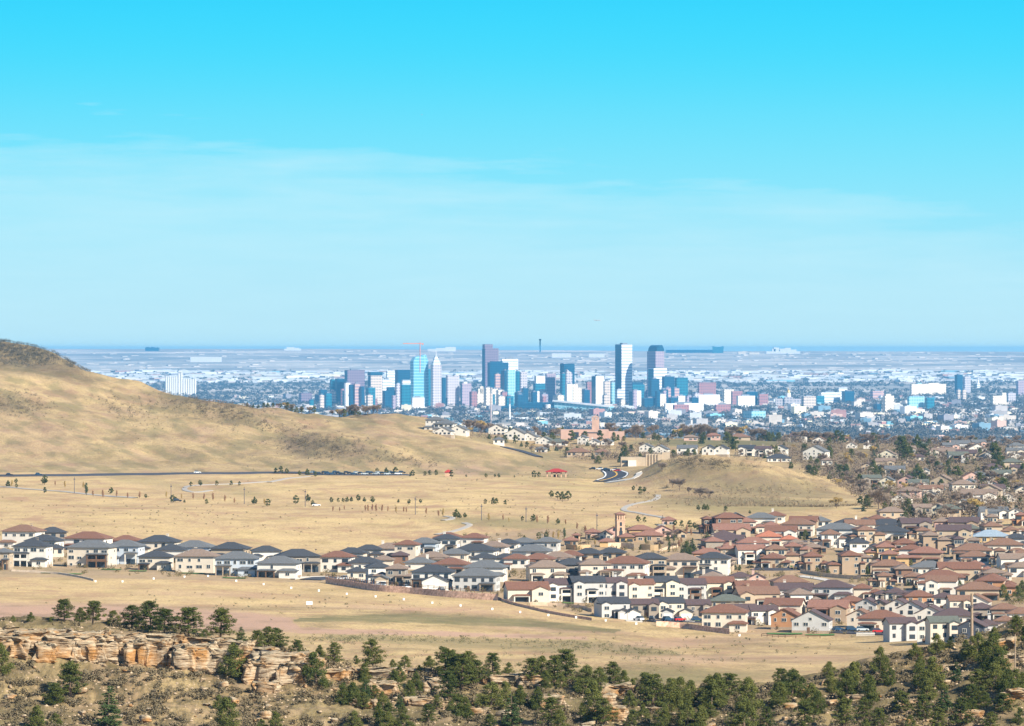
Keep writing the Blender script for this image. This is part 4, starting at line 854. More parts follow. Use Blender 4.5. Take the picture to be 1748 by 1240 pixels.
for i in range(84):
    px = trd.uniform(1370, 1750); py = trd.uniform(752, 890)
    if py > float(np.interp(px, [1400, 1480, 1520, 1560, 1765], [812, 860, 870, 886, 893])): continue
    tree(trd.choice(('spruce', 'juniper', 'pine')), px, py, trd.uniform(10, 24), "in the wooded suburb", "dark evergreens of the mesa and suburb", d0=2700, wide=1.2)
for i in range(44):
    px = trd.uniform(960, 1345); py = trd.uniform(740, 756) if i % 3 else trd.uniform(776, 786)
    tree(trd.choice(('spruce', 'juniper', 'pine', 'round')), px, py, trd.uniform(9, 20), "along the mesa top", "dark evergreens of the mesa and suburb", d0=3700, wide=1.2)
# --- shrubs: masses nobody could count
def shrub_mass(name, pts, hs, nleaf, mat, label, size=.16, flat=.7):
    rs = np.random.RandomState(len(pts)); cen = np.array([[p[0], p[1], p[2] + h * .35] for p, h in zip(pts, hs)]); n = len(pts) * nleaf
    V, Fc = leaves(cen, np.array(hs) * .6, n, 1.0, flat, rs, .5)
    # leaf size follows shrub size
    T = V.reshape(-1, 3, 3); c = T.mean(1, keepdims=True); V = (c + (T - c) * size).reshape(-1, 3)
    o = np_mesh(name, V, Fc, mat); tag(o, label, None, None, 'stuff'); o['category'] = 'shrubs'; return o
def scatter(n, fn, rs):
    out = []
    while len(out) < n:
        q = fn(rs)
        if q is not None: out.append(q)
    return out
rs = np.random.RandomState(21)
px = rs.uniform(-150, 1900, 7500); dd_ = rs.uniform(888, 965, 7500); zz = terrain(px, dd_); xs = (px - CX) / F * dd_
yy = HY - zz / dd_ * F; nb = fbm(xs / 11, dd_ / 11, 3); kp = (yy < 1260) & (nb > rs.uniform(-.35, .3, len(px)))
kp &= ~((px < 540) & (dd_ > 938) & (rs.rand(len(px)) < .8))
pts = np.stack([xs, dd_, zz], -1)[kp]
shrub_mass('scrub', pts, rs.uniform(.4, 1.7, len(pts)), 46, SAGE_M, "grey-brown leafless scrub covering the rocky near slope", .17)
def hillmass(blobs, n, h0, h1, name, label, mat, nl=16, d0=2900, sz=.3):
    P_, H_ = [], []
    for (cx, cy, rx, ry, rot, w) in blobs:
        k = int(n * w); u = rs.normal(size=(k, 2)) * .5; c, s_ = math.cos(rot), math.sin(rot)
        for a, b in u:
            qx = cx + a * rx * c - b * ry * s_; qy = cy + a * rx * s_ + b * ry * c
            if perl(qx, qy) < rs.uniform(-.45, .15): continue
            d = hit(qx, qy, d0, 5200, 9.0); P_.append(world_at(qx, d)); H_.append(rs.uniform(h0, h1))
    return shrub_mass(name, P_, H_, nl, mat, label, sz)
def perl(x, y): return float(fbm(np.array([x / 16.0]), np.array([y / 7.0]), 3)[0])
hillmass([(20, 690, 70, 20, .2, .8), (370, 700, 120, 24, .15, 1.6), (560, 765, 90, 20, .1, 1.5), (1200, 793, 80, 10, .05, .8), (700, 790, 60, 10, .1, .3), (215, 700, 50, 20, .3, .4), (460, 730, 60, 10, .1, .25)], 420, 1.6, 3.6, 'mountain_mahogany', "grey-brown shrubs darkening the straw hillsides in patches", SAGE_M)
hillmass([(60, 610, 110, 24, .28, 2.0), (10, 602, 90, 26, .2, 2.0), (-40, 600, 90, 26, .2, 1.0), (110, 622, 60, 12, .4, .7)], 420, 2.4, 4.4, 'scrub_oak', "dark scrub covering the topmost hill at the far left", leaf_mat('scrub_oak_twigs', (.055, .055, .045), (.13, .11, .075)), 22, 4400, .3)
hillmass([(1260, 855, 190, 16, .03, 2.2), (1330, 868, 140, 10, .03, 1.2), (1290, 838, 120, 10, 0, .8), (1400, 880, 90, 6, 0, .5)], 200, 1.0, 2.4, 'willow_scrub', "brownish scrub along the wash below the dry hill", leaf_mat('wash_scrub', (.20, .14, .10), (.30, .23, .13)), 16)
OL = leaf_mat('rabbitbrush', (.13, .125, .06), (.23, .19, .10))
hillmass([(720, 1092, 260, 8, .02, 1.2), (980, 1104, 220, 8, .05, 1.0), (1100, 1115, 120, 10, .1, .6), (900, 1130, 300, 20, 0, .8), (600, 1095, 90, 6, 0, .5)], 230, .7, 1.5, 'rabbitbrush', "olive rabbitbrush dotted over the dry field", OL, 14, 1250, .16)
hillmass([(300, 880, 500, 45, 0, 1.6), (900, 870, 400, 30, 0, 1.0), (600, 1030, 500, 25, 0, .9), (1300, 1100, 250, 30, 0, .5), (300, 740, 300, 40, .1, 1.2), (800, 810, 300, 20, 0, .6)], 200, .5, 1.2, 'sagebrush', "small dull bushes scattered over the straw meadows", OL, 12, 1250, .2)

# undergrowth and small crowns filling the wooded suburb, too many to count
def suburb_pts(n):
    out, hs = [], []
    while len(out) < n:
        px = rs.uniform(1330, 1900); py = rs.uniform(741, 892)
        if py > float(np.interp(px, [1340, 1400, 1480, 1520, 1560, 1765], [790, 815, 862, 872, 888, 895])): continue
        if perl(px * 1.3, py * 1.3) < rs.uniform(-.5, .2): continue
        out.append(world_at(px, hit(px, py, 2700, 6000, 9.0))); hs.append(rs.uniform(2.0, 7.5))
    return out, hs
a_, b_ = suburb_pts(2300)
for _ in range(420):
    i_ = rs.randint(3); px = rs.uniform(*((800, 1345), (1040, 1340), (960, 1140))[i_]); py = rs.uniform(*((738, 752), (775, 786), (762, 788))[i_]); a_.append(world_at(px, hit(px, py, 3700, 6000, 9.0))); b_.append(rs.uniform(2, 6))
shrub_mass('suburb_thicket', a_, b_, 60, leaf_mat('thicket', (.13, .095, .07), (.27, .205, .14)), "brown leafless thicket and hedges between the suburb's houses", .42, 1.1)

def yard_pts(n):
    out, hs = [], []
    while len(out) < n:
        px = rs.uniform(-20, 1800); d = rs.uniform(1850, 2640); yy = HY - tz1(px, d) / d * F
        lo = float(np.interp(px, [0, 300, 560, 850, 1000, 1230, 1500, 1748], [976, 985, 992, 1020, 1050, 1082, 1084, 1095])); hi2 = float(np.interp(px, [0, 300, 500, 800, 1000, 1200, 1500, 1748], [930, 938, 950, 915, 905, 880, 876, 870]))
        if not hi2 < yy < lo: continue
        out.append(world_at(px, d)); hs.append(rs.uniform(.8, 2.8))
    return out, hs
a_, b_ = yard_pts(1800)
shrub_mass('garden_shrubs', a_, b_, 46, leaf_mat('garden_leaf', (.06, .085, .03), (.24, .15, .07)), "green and rusty shrubs in the gardens between the houses", .24, .9)
# ---------------------------------------------------------------- downtown and the city plain
def facade(name, col, glass, bx=9.0, bz=8.0, fx=.45, fz=.5, rough=.5, grough=.15, metal=0.0):
    """wall colour with a grid of window strips; the grid runs round the faces in object space"""
    m = bpy.data.materials.new(name); m.use_nodes = True; nt = m.node_tree; b = nt.nodes["Principled BSDF"]
    t = N(nt, "ShaderNodeTexCoord"); s = N(nt, "ShaderNodeSeparateXYZ"); nt.links.new(t.outputs["Object"], s.inputs[0])
    u = math_n(nt, 'ADD', s.outputs[0], s.outputs[1])
    fu = math_n(nt, 'FRACT', math_n(nt, 'DIVIDE', u, bx)); fz_ = math_n(nt, 'FRACT', math_n(nt, 'DIVIDE', s.outputs[2], bz))
    g = math_n(nt, 'MULTIPLY', math_n(nt, 'LESS_THAN', fu, fx), math_n(nt, 'LESS_THAN', fz_, fz))
    geo = N(nt, "ShaderNodeNewGeometry"); gz = N(nt, "ShaderNodeSeparateXYZ"); nt.links.new(geo.outputs["Normal"], gz.inputs[0])
    g = math_n(nt, 'MULTIPLY', g, math_n(nt, 'LESS_THAN', gz.outputs[2], .5))
    nz = N(nt, "ShaderNodeTexNoise", i_Scale=.03, i_Detail=4.0); nt.links.new(t.outputs["Object"], nz.inputs["Vector"])
    c = mixc(nt, g, tuple(col), tuple(glass)); c = mixc(nt, math_n(nt, 'MULTIPLY', nz.outputs[0], .25), c, (.5, .5, .5), 'MULTIPLY')
    nt.links.new(c, b.inputs["Base Color"]); b.inputs["Roughness"].default_value = rough; b.inputs["Metallic"].default_value = metal
    return m
FC = {'glassblue': facade('facade_pale_blue_glass', (.26, .50, .62), (.10, .32, .44), 60, 12, .92, .5, .2),
      'navy': facade('facade_navy_glass', (.012, .075, .14), (.006, .045, .09), 14, 10, .8, .6, .15),
      'teal': facade('facade_teal_glass', (.02, .17, .24), (.01, .09, .15), 16, 12, .8, .6, .15),
      'bronze': facade('facade_bronze_grid', (.22, .17, .22), (.08, .06, .12), 12, 11, .6, .55, .4),
      'beige': facade('facade_beige_grid', (.56, .48, .41), (.28, .25, .26), 14, 11, .75, .42, .8),
      'cream': facade('facade_cream_masonry', (.70, .62, .50), (.38, .34, .30), 13, 12, .4, .5, .9),
      'white': facade('facade_white_bands', (.74, .74, .74), (.34, .38, .44), 90, 12, .97, .40, .7),
      'plain': facade('facade_plain_white', (.68, .67, .65), (.46, .50, .55), 14, 12, .3, .3, .8),
      'grey': facade('facade_grey_concrete', (.48, .45, .47), (.22, .21, .27), 12, 11, .55, .5, .8),
      'purple': facade('facade_granite_grid', (.36, .29, .34), (.19, .16, .24), 12, 12, .55, .45, .5),
      'brick': facade('facade_red_brick', (.32, .15, .15), (.15, .09, .12), 12, 12, .5, .5, .9),
      'salmon': facade('facade_salmon_bands', (.52, .34, .30), (.26, .20, .26), 60, 12, .9, .42, .9),
      'cyan': facade('facade_cyan_glass', (.32, .52, .58), (.14, .36, .44), 13, 12, .6, .5, .2)}
ROOFC = pmat('flat_roof', (.55, .55, .56), .9, .2, .05)
ROOFD = pmat('plant_room', (.16, .18, .22), .9, .2, .05)
TH = math.radians(38)
def tower(x0, xs, x1, yt, yb, mat, label, name='office_tower', left=None, steps=(), crown=None, d=None, cat='tower', low=None, parts=None):
    if d is None: d = 252.0 * F / (yb - 588)
    zb = -236.0; zt = -(yt - HY) * d / F
    w = max(8, (x1 - xs) / F * d / math.cos(TH)); l = max(8, (xs - x0) / F * d / math.sin(TH)) if xs > x0 else w * .6
    th = TH if xs > x0 else math.radians(6)
    if xs <= x0: w = (x1 - x0) / F * d / math.cos(th); l = min(w, 45)
    root = empty(name, ((xs - CX) / F * d, d, zb), th)
    H = zt - zb; h0 = H * (low or 1.0)
    mb = MB(); mb.box(0, w, 0, l, 0, h0, 0, 1); mb.build('shaft', [FC[mat], ROOFC], root)
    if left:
        q = MB(); q.box(-1.2, -.02, 1, l - 1, 0, h0 - 3, 0, bottom=True); q.build('painted_shade_side', FC[left], root)  # darker facade colour paints the shade on the side away from the sun
    z = h0
    for (a, b, hh, m2) in steps:           # stepped tops: fractions of the width, height in px
        hm = hh / F * d; q = MB(); q.box(w * a, w * b, l * .12, l * .88, z + .01, z + hm, 0, 1); q.build('stepped_top', [FC[m2], ROOFC], root); 
    if not steps and xs >= x0 and w > 18:
        q = MB(); q.box(w * .25, w * .7, l * .25, l * .7, z + .01, z + 5.5, 0); q.build('plant_room', ROOFD, root)
    if crown: crown(root, w, l, z, d)
    tag(root, label, cat, "buildings of the downtown skyline")
    return root
def cr_curve(root, w, l, z, d):       # rounded two-sided vault, the cash-register shape
    mb = MB(); n = 10; R0 = l * .62; P_ = []
    for i in range(n + 1):
        a = math.pi / 2 * i / n; P_.append((w * .12 + w * .6 * (1 - math.cos(a)) * .8, z + 26 * math.sin(a)))
    P_ += [(w * .78, z + 26), (w, z + 8), (w, z - .5), (w * .12, z - .5)]
    for i in range(len(P_)):
        j = (i + 1) % len(P_); (a, za), (b, zb2) = P_[i], P_[j]
        mb.face([(a, 0, za), (b, 0, zb2), (b, l, zb2), (a, l, za)])
    mb.face([(x, 0, zz) for x, zz in P_]); mb.face([(x, l, zz) for x, zz in P_][::-1])
    mb.build('vaulted_roof', FC['navy'], root)
def cr_spire(root, w, l, z, d):
    mb = MB(); 
    for k, (s, h) in enumerate(((.8, 14), (.55, 12), (.3, 10))):
        zz = z + sum((14, 12, 10)[:k]); c = (1 - s) / 2; mb.box(w * c, w * (1 - c), l * c, l * (1 - c), zz + .01, zz + h)
    mb.build('crown', FC['white'], root); s = MB(); s.tube((w / 2, l / 2, z + 36), (w / 2, l / 2, z + 60), 2.2, .8, 6); s.build('spire', ROOFC, root)
def cr_slope(root, w, l, z, d):       # faceted, sloping glass cap
    mb = MB(); b = [(0, 0), (w, 0), (w, l), (0, l)]; t = [(w * .16, l * .1, z + 17), (w * .86, l * .1, z + 27), (w * .86, l * .9, z + 27), (w * .16, l * .9, z + 17)]
    for i in range(4):
        j = (i + 1) % 4; mb.face([(b[i][0], b[i][1], z), (b[j][0], b[j][1], z), t[j], t[i]])
    mb.face(t); mb.build('glass_cap', FC['glassblue'], root)
def cr_frame(root, w, l, z, d):
    mb = MB(); mb.box(-1.5, w + 1.5, -1.5, l + 1.5, z + .01, z + 14, bottom=True); mb.build('dark_cap', FC['navy'], root)
def cr_slant(root, w, l, z, d):
    mb = MB(); h = 22
    mb.face([(0, 0, z), (w, 0, z), (w, 0, z + h * .3), (w * .1, 0, z + h)]); mb.face([(0, l, z), (w * .1, l, z + h), (w, l, z + h * .3), (w, l, z)])
    mb.face([(w * .1, 0, z + h), (w, 0, z + h * .3), (w, l, z + h * .3), (w * .1, l, z + h)]); mb.face([(0, 0, z), (w * .1, 0, z + h), (w * .1, l, z + h), (0, l, z)]); mb.face([(w, 0, z), (w, l, z), (w, l, z + h * .3), (w, 0, z + h * .3)])
    mb.build('slanted_top', FC['grey'], root)
T = tower; fr_ = random.Random(12)
T(510, 514, 532, 671, 689, 'bronze', "low brown-framed glass block at the skyline's left end")
T(537, 544, 561, 674, 689, 'navy', "stepped dark blue block beside the pale triple-pier tower", steps=((.3, .9, 5, 'navy'),))
T(560, 562, 566, 668, 691, 'beige', "leftmost pale pier of the three beside the dark slabs", name='slab_tower'); T(565, 567, 570.5, 665, 691, 'beige', "middle and tallest pale pier of the three slim ones", name='slab_tower'); T(570, 572, 576, 667.5, 691, 'beige', "rightmost pale pier of the three slim ones", name='slab_tower')
T(563, 566, 573, 648, 695 - 3, 'teal', "blue glass tower left of the navy slab, behind pale piers", d=22400)
T(572, 575, 588, 647, 691, 'navy', "navy glass slab between teal tower and bronze tower")
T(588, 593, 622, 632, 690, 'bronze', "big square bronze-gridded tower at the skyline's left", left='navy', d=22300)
T(587, 590, 598, 654, 690, 'plain', "small blank white block before the bronze tower", low=1.0, d=21700)
T(584, 588, 597, 667, 694, 'teal', "squat teal block below the small blank white one")
T(595, 598, 604, 657, 697, 'navy', "narrow dark slab left of the salmon-striped tower")
T(604, 606, 614.5, 655, 697, 'salmon', "narrow salmon-striped tower before the bronze tower")
T(614, 617, 622, 660, 697, 'navy', "narrow dark slab right of the salmon-striped tower")
T(622, 623, 629, 676, 689, 'cream', "small cream block beside the maroon block")
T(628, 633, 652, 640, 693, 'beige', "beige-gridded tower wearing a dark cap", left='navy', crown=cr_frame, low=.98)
T(627, 629, 644, 681, 697, 'brick', "maroon brick block at the beige tower's foot")
T(652, 653, 668.5, 648, 691, 'white', "white striped tower right of the beige tower", d=22000)
T(660, 661, 674, 633, 688, 'white', "small white tower far behind the striped one", d=23500)
T(674, 679, 700, 632, 690, 'navy', "broad navy slab left of the pale blue tower", d=22600, steps=((0, 1, .6, 'navy'),))
T(653, 657, 674, 667, 697, 'navy', "stepped dark block before the white striped tower", steps=((.35, 1, 6, 'navy'),))
T(675, 677, 683, 656, 696, 'grey', "narrow grey tower between two dark blocks", steps=((.2, .9, 2, 'white'),))
T(683, 686, 701, 657, 697, 'teal', "teal block with pale sloping top by the blue tower", steps=((.1, 1.0, 8, 'white'),))
T(700, 706, 731, 617, 695, 'glassblue', "tallest pale blue glass tower with sloping cap", crown=cr_slope)
T(702, 704, 724.5, 679, 696.5, 'plain', "plain white box at the pale blue tower's foot")
T(725, 729, 738, 630, 693, 'teal', "dark teal tower right of the pale blue one", left='navy')
T(735, 739, 753.5, 622, 695, 'grey', "stepped pale tower topped by a spire", crown=cr_spire, low=.985, steps=((0, 1, .4, 'cyan'),))
T(753, 756, 761, 645, 692, 'navy', "slim dark tower left of the grey apartment tower")
T(761, 764, 784, 643, 694, 'grey', "wide grey apartment tower with two crests", steps=((0, .3, 2, 'grey'), (.6, 1, 2.5, 'grey')))
T(786, 789, 804.5, 655, 694, 'purple', "mauve tower with small pale rooftop box", left='navy', steps=((.2, .6, 3, 'plain'),))
T(805, 808, 814, 668, 692, 'navy', "low dark block left of the cream stepped block")
T(812, 815, 834, 672, 692, 'cream', "cream stepped masonry block with ziggurat top", steps=((.1, .75, 8, 'cream'), (.25, .55, 12, 'cream')))
T(823, 828, 851, 595, 690, 'bronze', "tall mauve-brown tower with a stepped top", left='navy', d=22900, steps=((0, .6, 7, 'bronze'),))
T(832, 836, 868, 619, 691, 'navy', "broad dark tower before the tall mauve-brown one", steps=((.1, .7, 2, 'navy'),))
T(856, 857, 884.5, 613, 690, 'white', "white banded tower peering over the dark one", d=23300)
T(845, 846, 855.5, 639, 692, 'salmon', "slim brown-striped tower beside the cyan tower")
T(856, 861, 867, 633, 692, 'navy', "dark blue slab on the cyan tower's left")
T(866, 867, 880, 632, 693, 'cyan', "pale cyan glass tower with white crest", steps=((.1, .9, 2, 'plain'),))
T(880, 881, 887, 634, 691, 'teal', "narrow dark tower on the cyan tower's right")
T(887, 889, 900, 635, 692, 'grey', "plain grey-beige tower standing right of the cyan group")
T(910, 914, 931, 655, 690, 'teal', "dark tower carrying a blank white panel top", steps=((.1, 1, 13, 'plain'),))
T(931, 933, 949, 638, 691, 'purple', "pinkish-white striped tower left of the dark twin")
T(913, 917, 944, 668, 691, 'plain', "low white curved-front block before the striped tower", steps=((.25, .8, 3, 'plain'),))
T(956, 963, 981, 621, 690, 'navy', "tall navy tower with flat capped roof", d=22300, steps=((0, .25, .5, 'grey'),))
T(956, 960, 967, 638, 692, 'teal', "dark lower slab joined before the tall navy tower")
T(966, 967, 977, 640, 693, 'grey', "pale tower with slanted top before the navy one", crown=cr_slant)
T(967, 968, 977.5, 656, 694, 'plain', "slim white block below the slanted-top tower")
T(976, 978, 993, 662, 692, 'cream', "cream ziggurat block right of the slanted tower", steps=((0, .6, 6, 'cream'),))
T(994, 997, 1007, 666, 693, 'navy', "small dark tower left of the reddish one")
T(1001, 1002, 1010, 652, 690, 'brick', "small reddish tower behind the dark small one", d=22400)
T(1010, 1017, 1031, 642, 692, 'plain', "white tower with a dark left face", left='navy')
T(1031, 1032, 1042, 651, 693, 'beige', "beige banded tower beside the white one")
T(1043, 1044, 1050, 653, 690, 'cyan', "thin light teal tower left of the tallest white")
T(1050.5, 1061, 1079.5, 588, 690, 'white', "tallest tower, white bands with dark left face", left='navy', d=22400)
T(1079, 1080, 1101, 657, 690, 'teal', "low blue-grey block right of the tallest tower", steps=((0, .9, 4, 'navy'),))
T(1074, 1080, 1095, 667, 698, 'plain', "bright blank white block before the blue-grey one", left='navy')
T(1105, 1119, 1134, 600, 690, 'purple', "mauve granite tower with a vaulted dark roof", crown=cr_curve, d=22300)
T(1107, 1116, 1139, 629, 692, 'white', "white banded tower before the vaulted one", left='teal')
T(1109, 1112, 1126, 647, 694, 'navy', "dark tower at the vaulted tower's foot")
T(1130, 1134, 1152, 643, 693, 'navy', "dark slab right of the vaulted tower")
T(1125, 1129, 1141, 665, 696, 'navy', "squat dark block below the dark slab")
T(1152, 1155, 1175, 645, 691, 'teal', "teal tower with vertical columns at skyline's right")
T(1095, 1100, 1130, 680, 696, 'navy', "long low dark block before the downtown core's right")
T(1135, 1137, 1145.5, 662, 693, 'salmon', "slim pinkish tower right of the dark slabs")
T(1145, 1147, 1160, 663, 692, 'salmon', "pinkish banded block beside the slim pinkish tower")
T(1156, 1158, 1170, 676, 694, 'plain', "small white block below the pinkish ones")
T(1191, 1193, 1223, 653.5, 684, 'brick', "wide maroon slab with two window bands", d=22900)
T(1191, 1193, 1230, 674, 694, 'plain', "wide white block below the maroon slab")
T(1134, 1136, 1203, 689, 705, 'plain', "long white hospital block before the white ones")
T(1149, 1151, 1177, 691, 706.5, 'brick', "maroon brick block before the long white one")
T(1220, 1222, 1248, 691, 706, 'brick', "brick block with vertical piers near the hospital")
T(1257, 1260, 1290, 676, 696, 'plain', "square white block with grey side, right of downtown")
T(1273, 1275, 1294, 669, 692, 'navy', "low dark block behind the square white one")
T(1234, 1236, 1254, 665, 690, 'cream', "cream block behind the hospital roofs")
T(1248, 1250, 1268, 668, 691, 'brick', "small red block between cream and white blocks")
T(1294, 1296, 1312, 673, 692, 'brick', "small brick block right of the dark low one")
T(1269, 1283, 1308, 702, 716, 'cyan', "pale green apartment slab before the capitol")
T(1368, 1372, 1394, 677, 698, 'beige', "beige apartment slab right of the capitol")
T(1390, 1394, 1408, 676, 690, 'teal', "blue glass block beside the beige slab")
T(1399, 1402, 1436, 670, 688, 'white', "wide white hospital behind the blue glass block")
T(1430, 1432, 1447, 662, 686, 'white', "small white block above the wide hospital")
T(1437, 1442, 1459, 668, 688, 'navy', "dark teal box right of the white hospital")
T(1486, 1490, 1510, 668, 683, 'salmon', "pinkish block standing alone among city trees")
T(1507, 1511, 1527, 676, 703, 'cream', "stepped cream apartment tower near the blue cube", steps=((.15, .7, 3, 'cream'),))
T(1492, 1497, 1505, 690, 703, 'navy', "small blue cube left of the stepped cream tower")
T(1549, 1552, 1580, 677, 700, 'cyan', "white and blue striped wide apartment block")
T(1580, 1583, 1596, 679, 700, 'teal', "greenish glass block joined to the striped wide one")
T(1630, 1634, 1644, 640, 664, 'navy', "dark residential tower alone on the right", d=26000)
T(1644, 1647, 1658, 643, 664, 'grey', "grey twin tower beside the dark residential one", d=26200)
T(1632, 1635, 1641, 666, 686, 'beige', "left one of twin beige apartment towers"); T(1642, 1644, 1650, 666, 686, 'beige', "right one of twin beige apartment towers")
T(1666, 1668, 1674, 655, 670, 'white', "small pale tower with a pointed crown", crown=cr_spire, low=.8)
T(1692, 1695, 1720, 676, 694, 'cream', "cream hospital block near the right edge", steps=((.7, 1, 5, 'cream'),))
T(1718, 1721, 1735, 671, 688, 'grey', "grey block behind the cream hospital's right")
T(1735, 1738, 1752, 650, 678, 'purple', "mauve tower cut by the right edge")
T(1587, 1589, 1600, 731.5, 741, 'grey', "small grey shed left of the near white one", cat='building', name='industrial_building'); T(1599, 1601, 1609, 732, 741, 'white', "small white shed right of the near grey one", cat='building', name='industrial_building'); T(1609, 1611, 1616, 728.5, 741, 'salmon', "small brown block between white and cyan sheds", cat='building', name='industrial_building'); T(1616, 1617, 1626, 730, 741, 'cyan', "small bright cyan shed among trees", cat='building', name='industrial_building')
T(1553, 1556, 1619, 656, 668, 'cream', "long cream block row amid the tree belt", d=25500, steps=((.18, .3, 2, 'cyan'), (.5, .8, 1.5, 'cream')))

for i in range(62):      # mid-height blocks filling the cluster
    px = fr_.uniform(515, 1190); w_ = fr_.uniform(7, 17); yt = fr_.uniform(661, 684); yb = fr_.uniform(688, 700); m_ = fr_.choice(('navy', 'teal', 'grey', 'beige', 'navy', 'purple', 'cream', 'brick', 'white', 'navy'))
    o = T(px, px + w_ * .28, px + w_, yt, yb, m_, "x"); queue(o, px, {'navy': 'navy glass', 'teal': 'teal glass', 'grey': 'grey concrete', 'beige': 'beige gridded', 'purple': 'mauve', 'cream': 'cream masonry', 'brick': 'red brick', 'white': 'white banded'}[m_] + " mid-height block", "in the downtown cluster", 'tower', "buildings of the downtown skyline")
# arena with a glazed sloping front
def at_z(px, d): return ((px - CX) / F * d, d, -236.0)
r = empty('arena', at_z(946, 20300)); k = 20300 / F
mb = MB(); a0, a1 = 0, 102 * k
front = [(0, 0, 0), (a1 * .9, -30, 0), (a1, 0, 0), (a1, 0, 8 * k), (a1 * .9, -30, 9 * k), (0, 0, 19 * k)]
mb.face([front[0], front[1], front[4], front[5]]); mb.face([front[1], front[2], front[3], front[4]])
mb.build('glass_front', FC['cyan'], r)
mb = MB(); t0, t1, t2, t3 = (-3 * k, -8, 18.9 * k), (a1 * .92, -38, 9 * k), (a1 + 3, 60, 9 * k), (0, 120, 19 * k)
mb.face([t0, t1, t2, t3]); q0 = [(x, y, z - 2.2 * k) for x, y, z in (t0, t1, t2, t3)]; mb.face(q0[::-1])
for i in range(4): j = (i + 1) % 4; mb.face([q0[i], q0[j], (t0, t1, t2, t3)[j], (t0, t1, t2, t3)[i]])
mb.build('roof', ROOFC, r); mb = MB(); mb.box(-62 * k, 0, 4, 100, 0, 15 * k); mb.box(-100 * k, -62 * k, 8, 90, 0, 9 * k); mb.build('concourse', FC['navy'], r)
mb = MB(); mb.tube((-11 * k, -6, 0), (-11 * k, -6, 12 * k), 5 * k, 5 * k, 12); mb.build('drum', FC['plain'], r)
tag(r, "long arena with a sloping cyan glass front", 'arena')
# capitol
r = empty('capitol', at_z(1346, 21800)); k = 21800 / F; mb = MB(); mb.box(-22 * k, 22 * k, 0, 40, 0, 14 * k); mb.box(-7 * k, 7 * k, -6, 46, 0, 17 * k); mb.build('wall', FC['grey'], r)
mb = MB(); mb.tube((0, 20, 17 * k), (0, 20, 24 * k), 4.6 * k, 4.2 * k, 12); mb.build('drum', FC['plain'], r)
mb = MB(); pr = [(3.9, 24), (3.6, 26), (2.6, 28), (1.2, 29.3), (.7, 29.6), (.6, 31), (.1, 33)]
for (r0, z0), (r1, z1) in zip(pr, pr[1:]): mb.tube((0, 20, z0 * k), (0, 20, z1 * k), r0 * k, r1 * k, 14)
mb.build('dome', pmat('gold_leaf', (.85, .55, .18), .3, .05, metal=.8), r); tag(r, "grey capitol building with a gold dome", 'capitol')
# tower crane
r = empty('tower_crane', at_z(717, 21500)); k = 21500 / F; mb = MB(); CRM = pmat('crane_paint', (.60, .22, .14), .6, .05)
mb.tube((0, 0, 60 * k), (0, 0, 109 * k), 1.8, 1.8, 4); mb.build('mast', CRM, r); mb = MB(); mb.box(-29 * k, 6 * k, -1.5, 1.5, 109 * k, 109 * k + 3.4); mb.tube((0, 0, 110 * k), (0, 0, 113 * k), 1.5, .5, 4); mb.box(3 * k, 6 * k, -2.5, 2.5, 107.5 * k, 109 * k - .1); mb.build('jib', CRM, r)
tag(r, "orange tower crane rising behind the pale blue tower", 'crane')
# chimneys
for px, yt, yb, d, c, lab, w in [(838, 672, 715, 17000, (.42, .33, .30), "tall thin tan chimney before the downtown core", 1.6), (870, 690, 713, 17500, (.75, .74, .72), "shorter thick white chimney before the arena", 1.8)]:
    k = d / F; r = empty('chimney', at_z(px, d)); mb = MB(); mb.tube((0, 0, 0), (0, 0, -(yt - HY) * k + 236), w * k, w * k * .7, 10); mb.build('stack', pmat('chimney_' + str(px), c, .9, .05, .1), r)
    mb = MB(); mb.tube((0, 0, -(yt - HY) * k + 236.1), (0, 0, -(yt - HY) * k + 256), w * k * .8, w * k * .8, 10); mb.build('rim', ROOFD, r); tag(r, lab, 'chimney')
# white grain elevator on the left
d = 25500; k = d / F; r = empty('grain_elevator', (((282 - CX) * k), d, tz1(300, d))); mb = MB(); zb = -(661 - HY) * k - r.location.z
for (a, b, h) in [(0, 21, 18), (21.2, 29.5, 25), (29.7, 53, 14)]:
    n = max(2, int((b - a) / 3.4))
    for i in range(n):
        c = a + (b - a) * (i + .5) / n; mb.tube((c * k, 0, -8), (c * k, 0, zb + h * k), (b - a) / n / 2 * k * 1.02, (b - a) / n / 2 * k * 1.02, 10)
mb.build('silos', FC['plain'], r); mb = MB(); mb.box(23 * k, 28.5 * k, -8, 8, zb + 25.01 * k, zb + 28 * k); mb.build('headhouse', FC['plain'], r); tag(r, "bright white grain elevator with a taller middle tower", 'grain elevator')

# things on the horizon
def hz(px, d): return ((px - CX) / F * d, d, tz1(px, d) - 2)
def zof(py, d): return -(py - HY) * d / F
def hbox(px0, px1, yt, mat, label, d=43500, name='distant_hall', cat='building', bumps=()):
    r = empty(name, hz(px0, d)); k = d / F; mb = MB(); H = zof(yt, d) - r.location.z
    mb.box(0, (px1 - px0) * k, 0, 120, -40, H, 0, 1); mb.build('hall', [FC[mat], ROOFC], r)
    for a, b, h in bumps:
        mb = MB(); mb.box((a - px0) * k, (b - px0) * k, 10, 100, H + .1, H + h * k); mb.build('upper_storey', FC[mat], r)
    tag(r, label, cat); return r
hbox(485, 513, 595.5, 'plain', "white hall on the horizon left of downtown", bumps=((489, 502, 2.6), (503, 510, 1.5)))
hbox(730, 778, 596, 'plain', "long white hall on the horizon above the blue tower", bumps=((744, 760, 1.6), (760, 778, 3.4)))
hbox(1260, 1273, 600.5, 'cream', "left small pale hall with columns on the right horizon", d=42500, bumps=((1268, 1276, .8),)); hbox(1279, 1297, 602, 'cream', "right small pale hall with columns on the right horizon", d=42500)
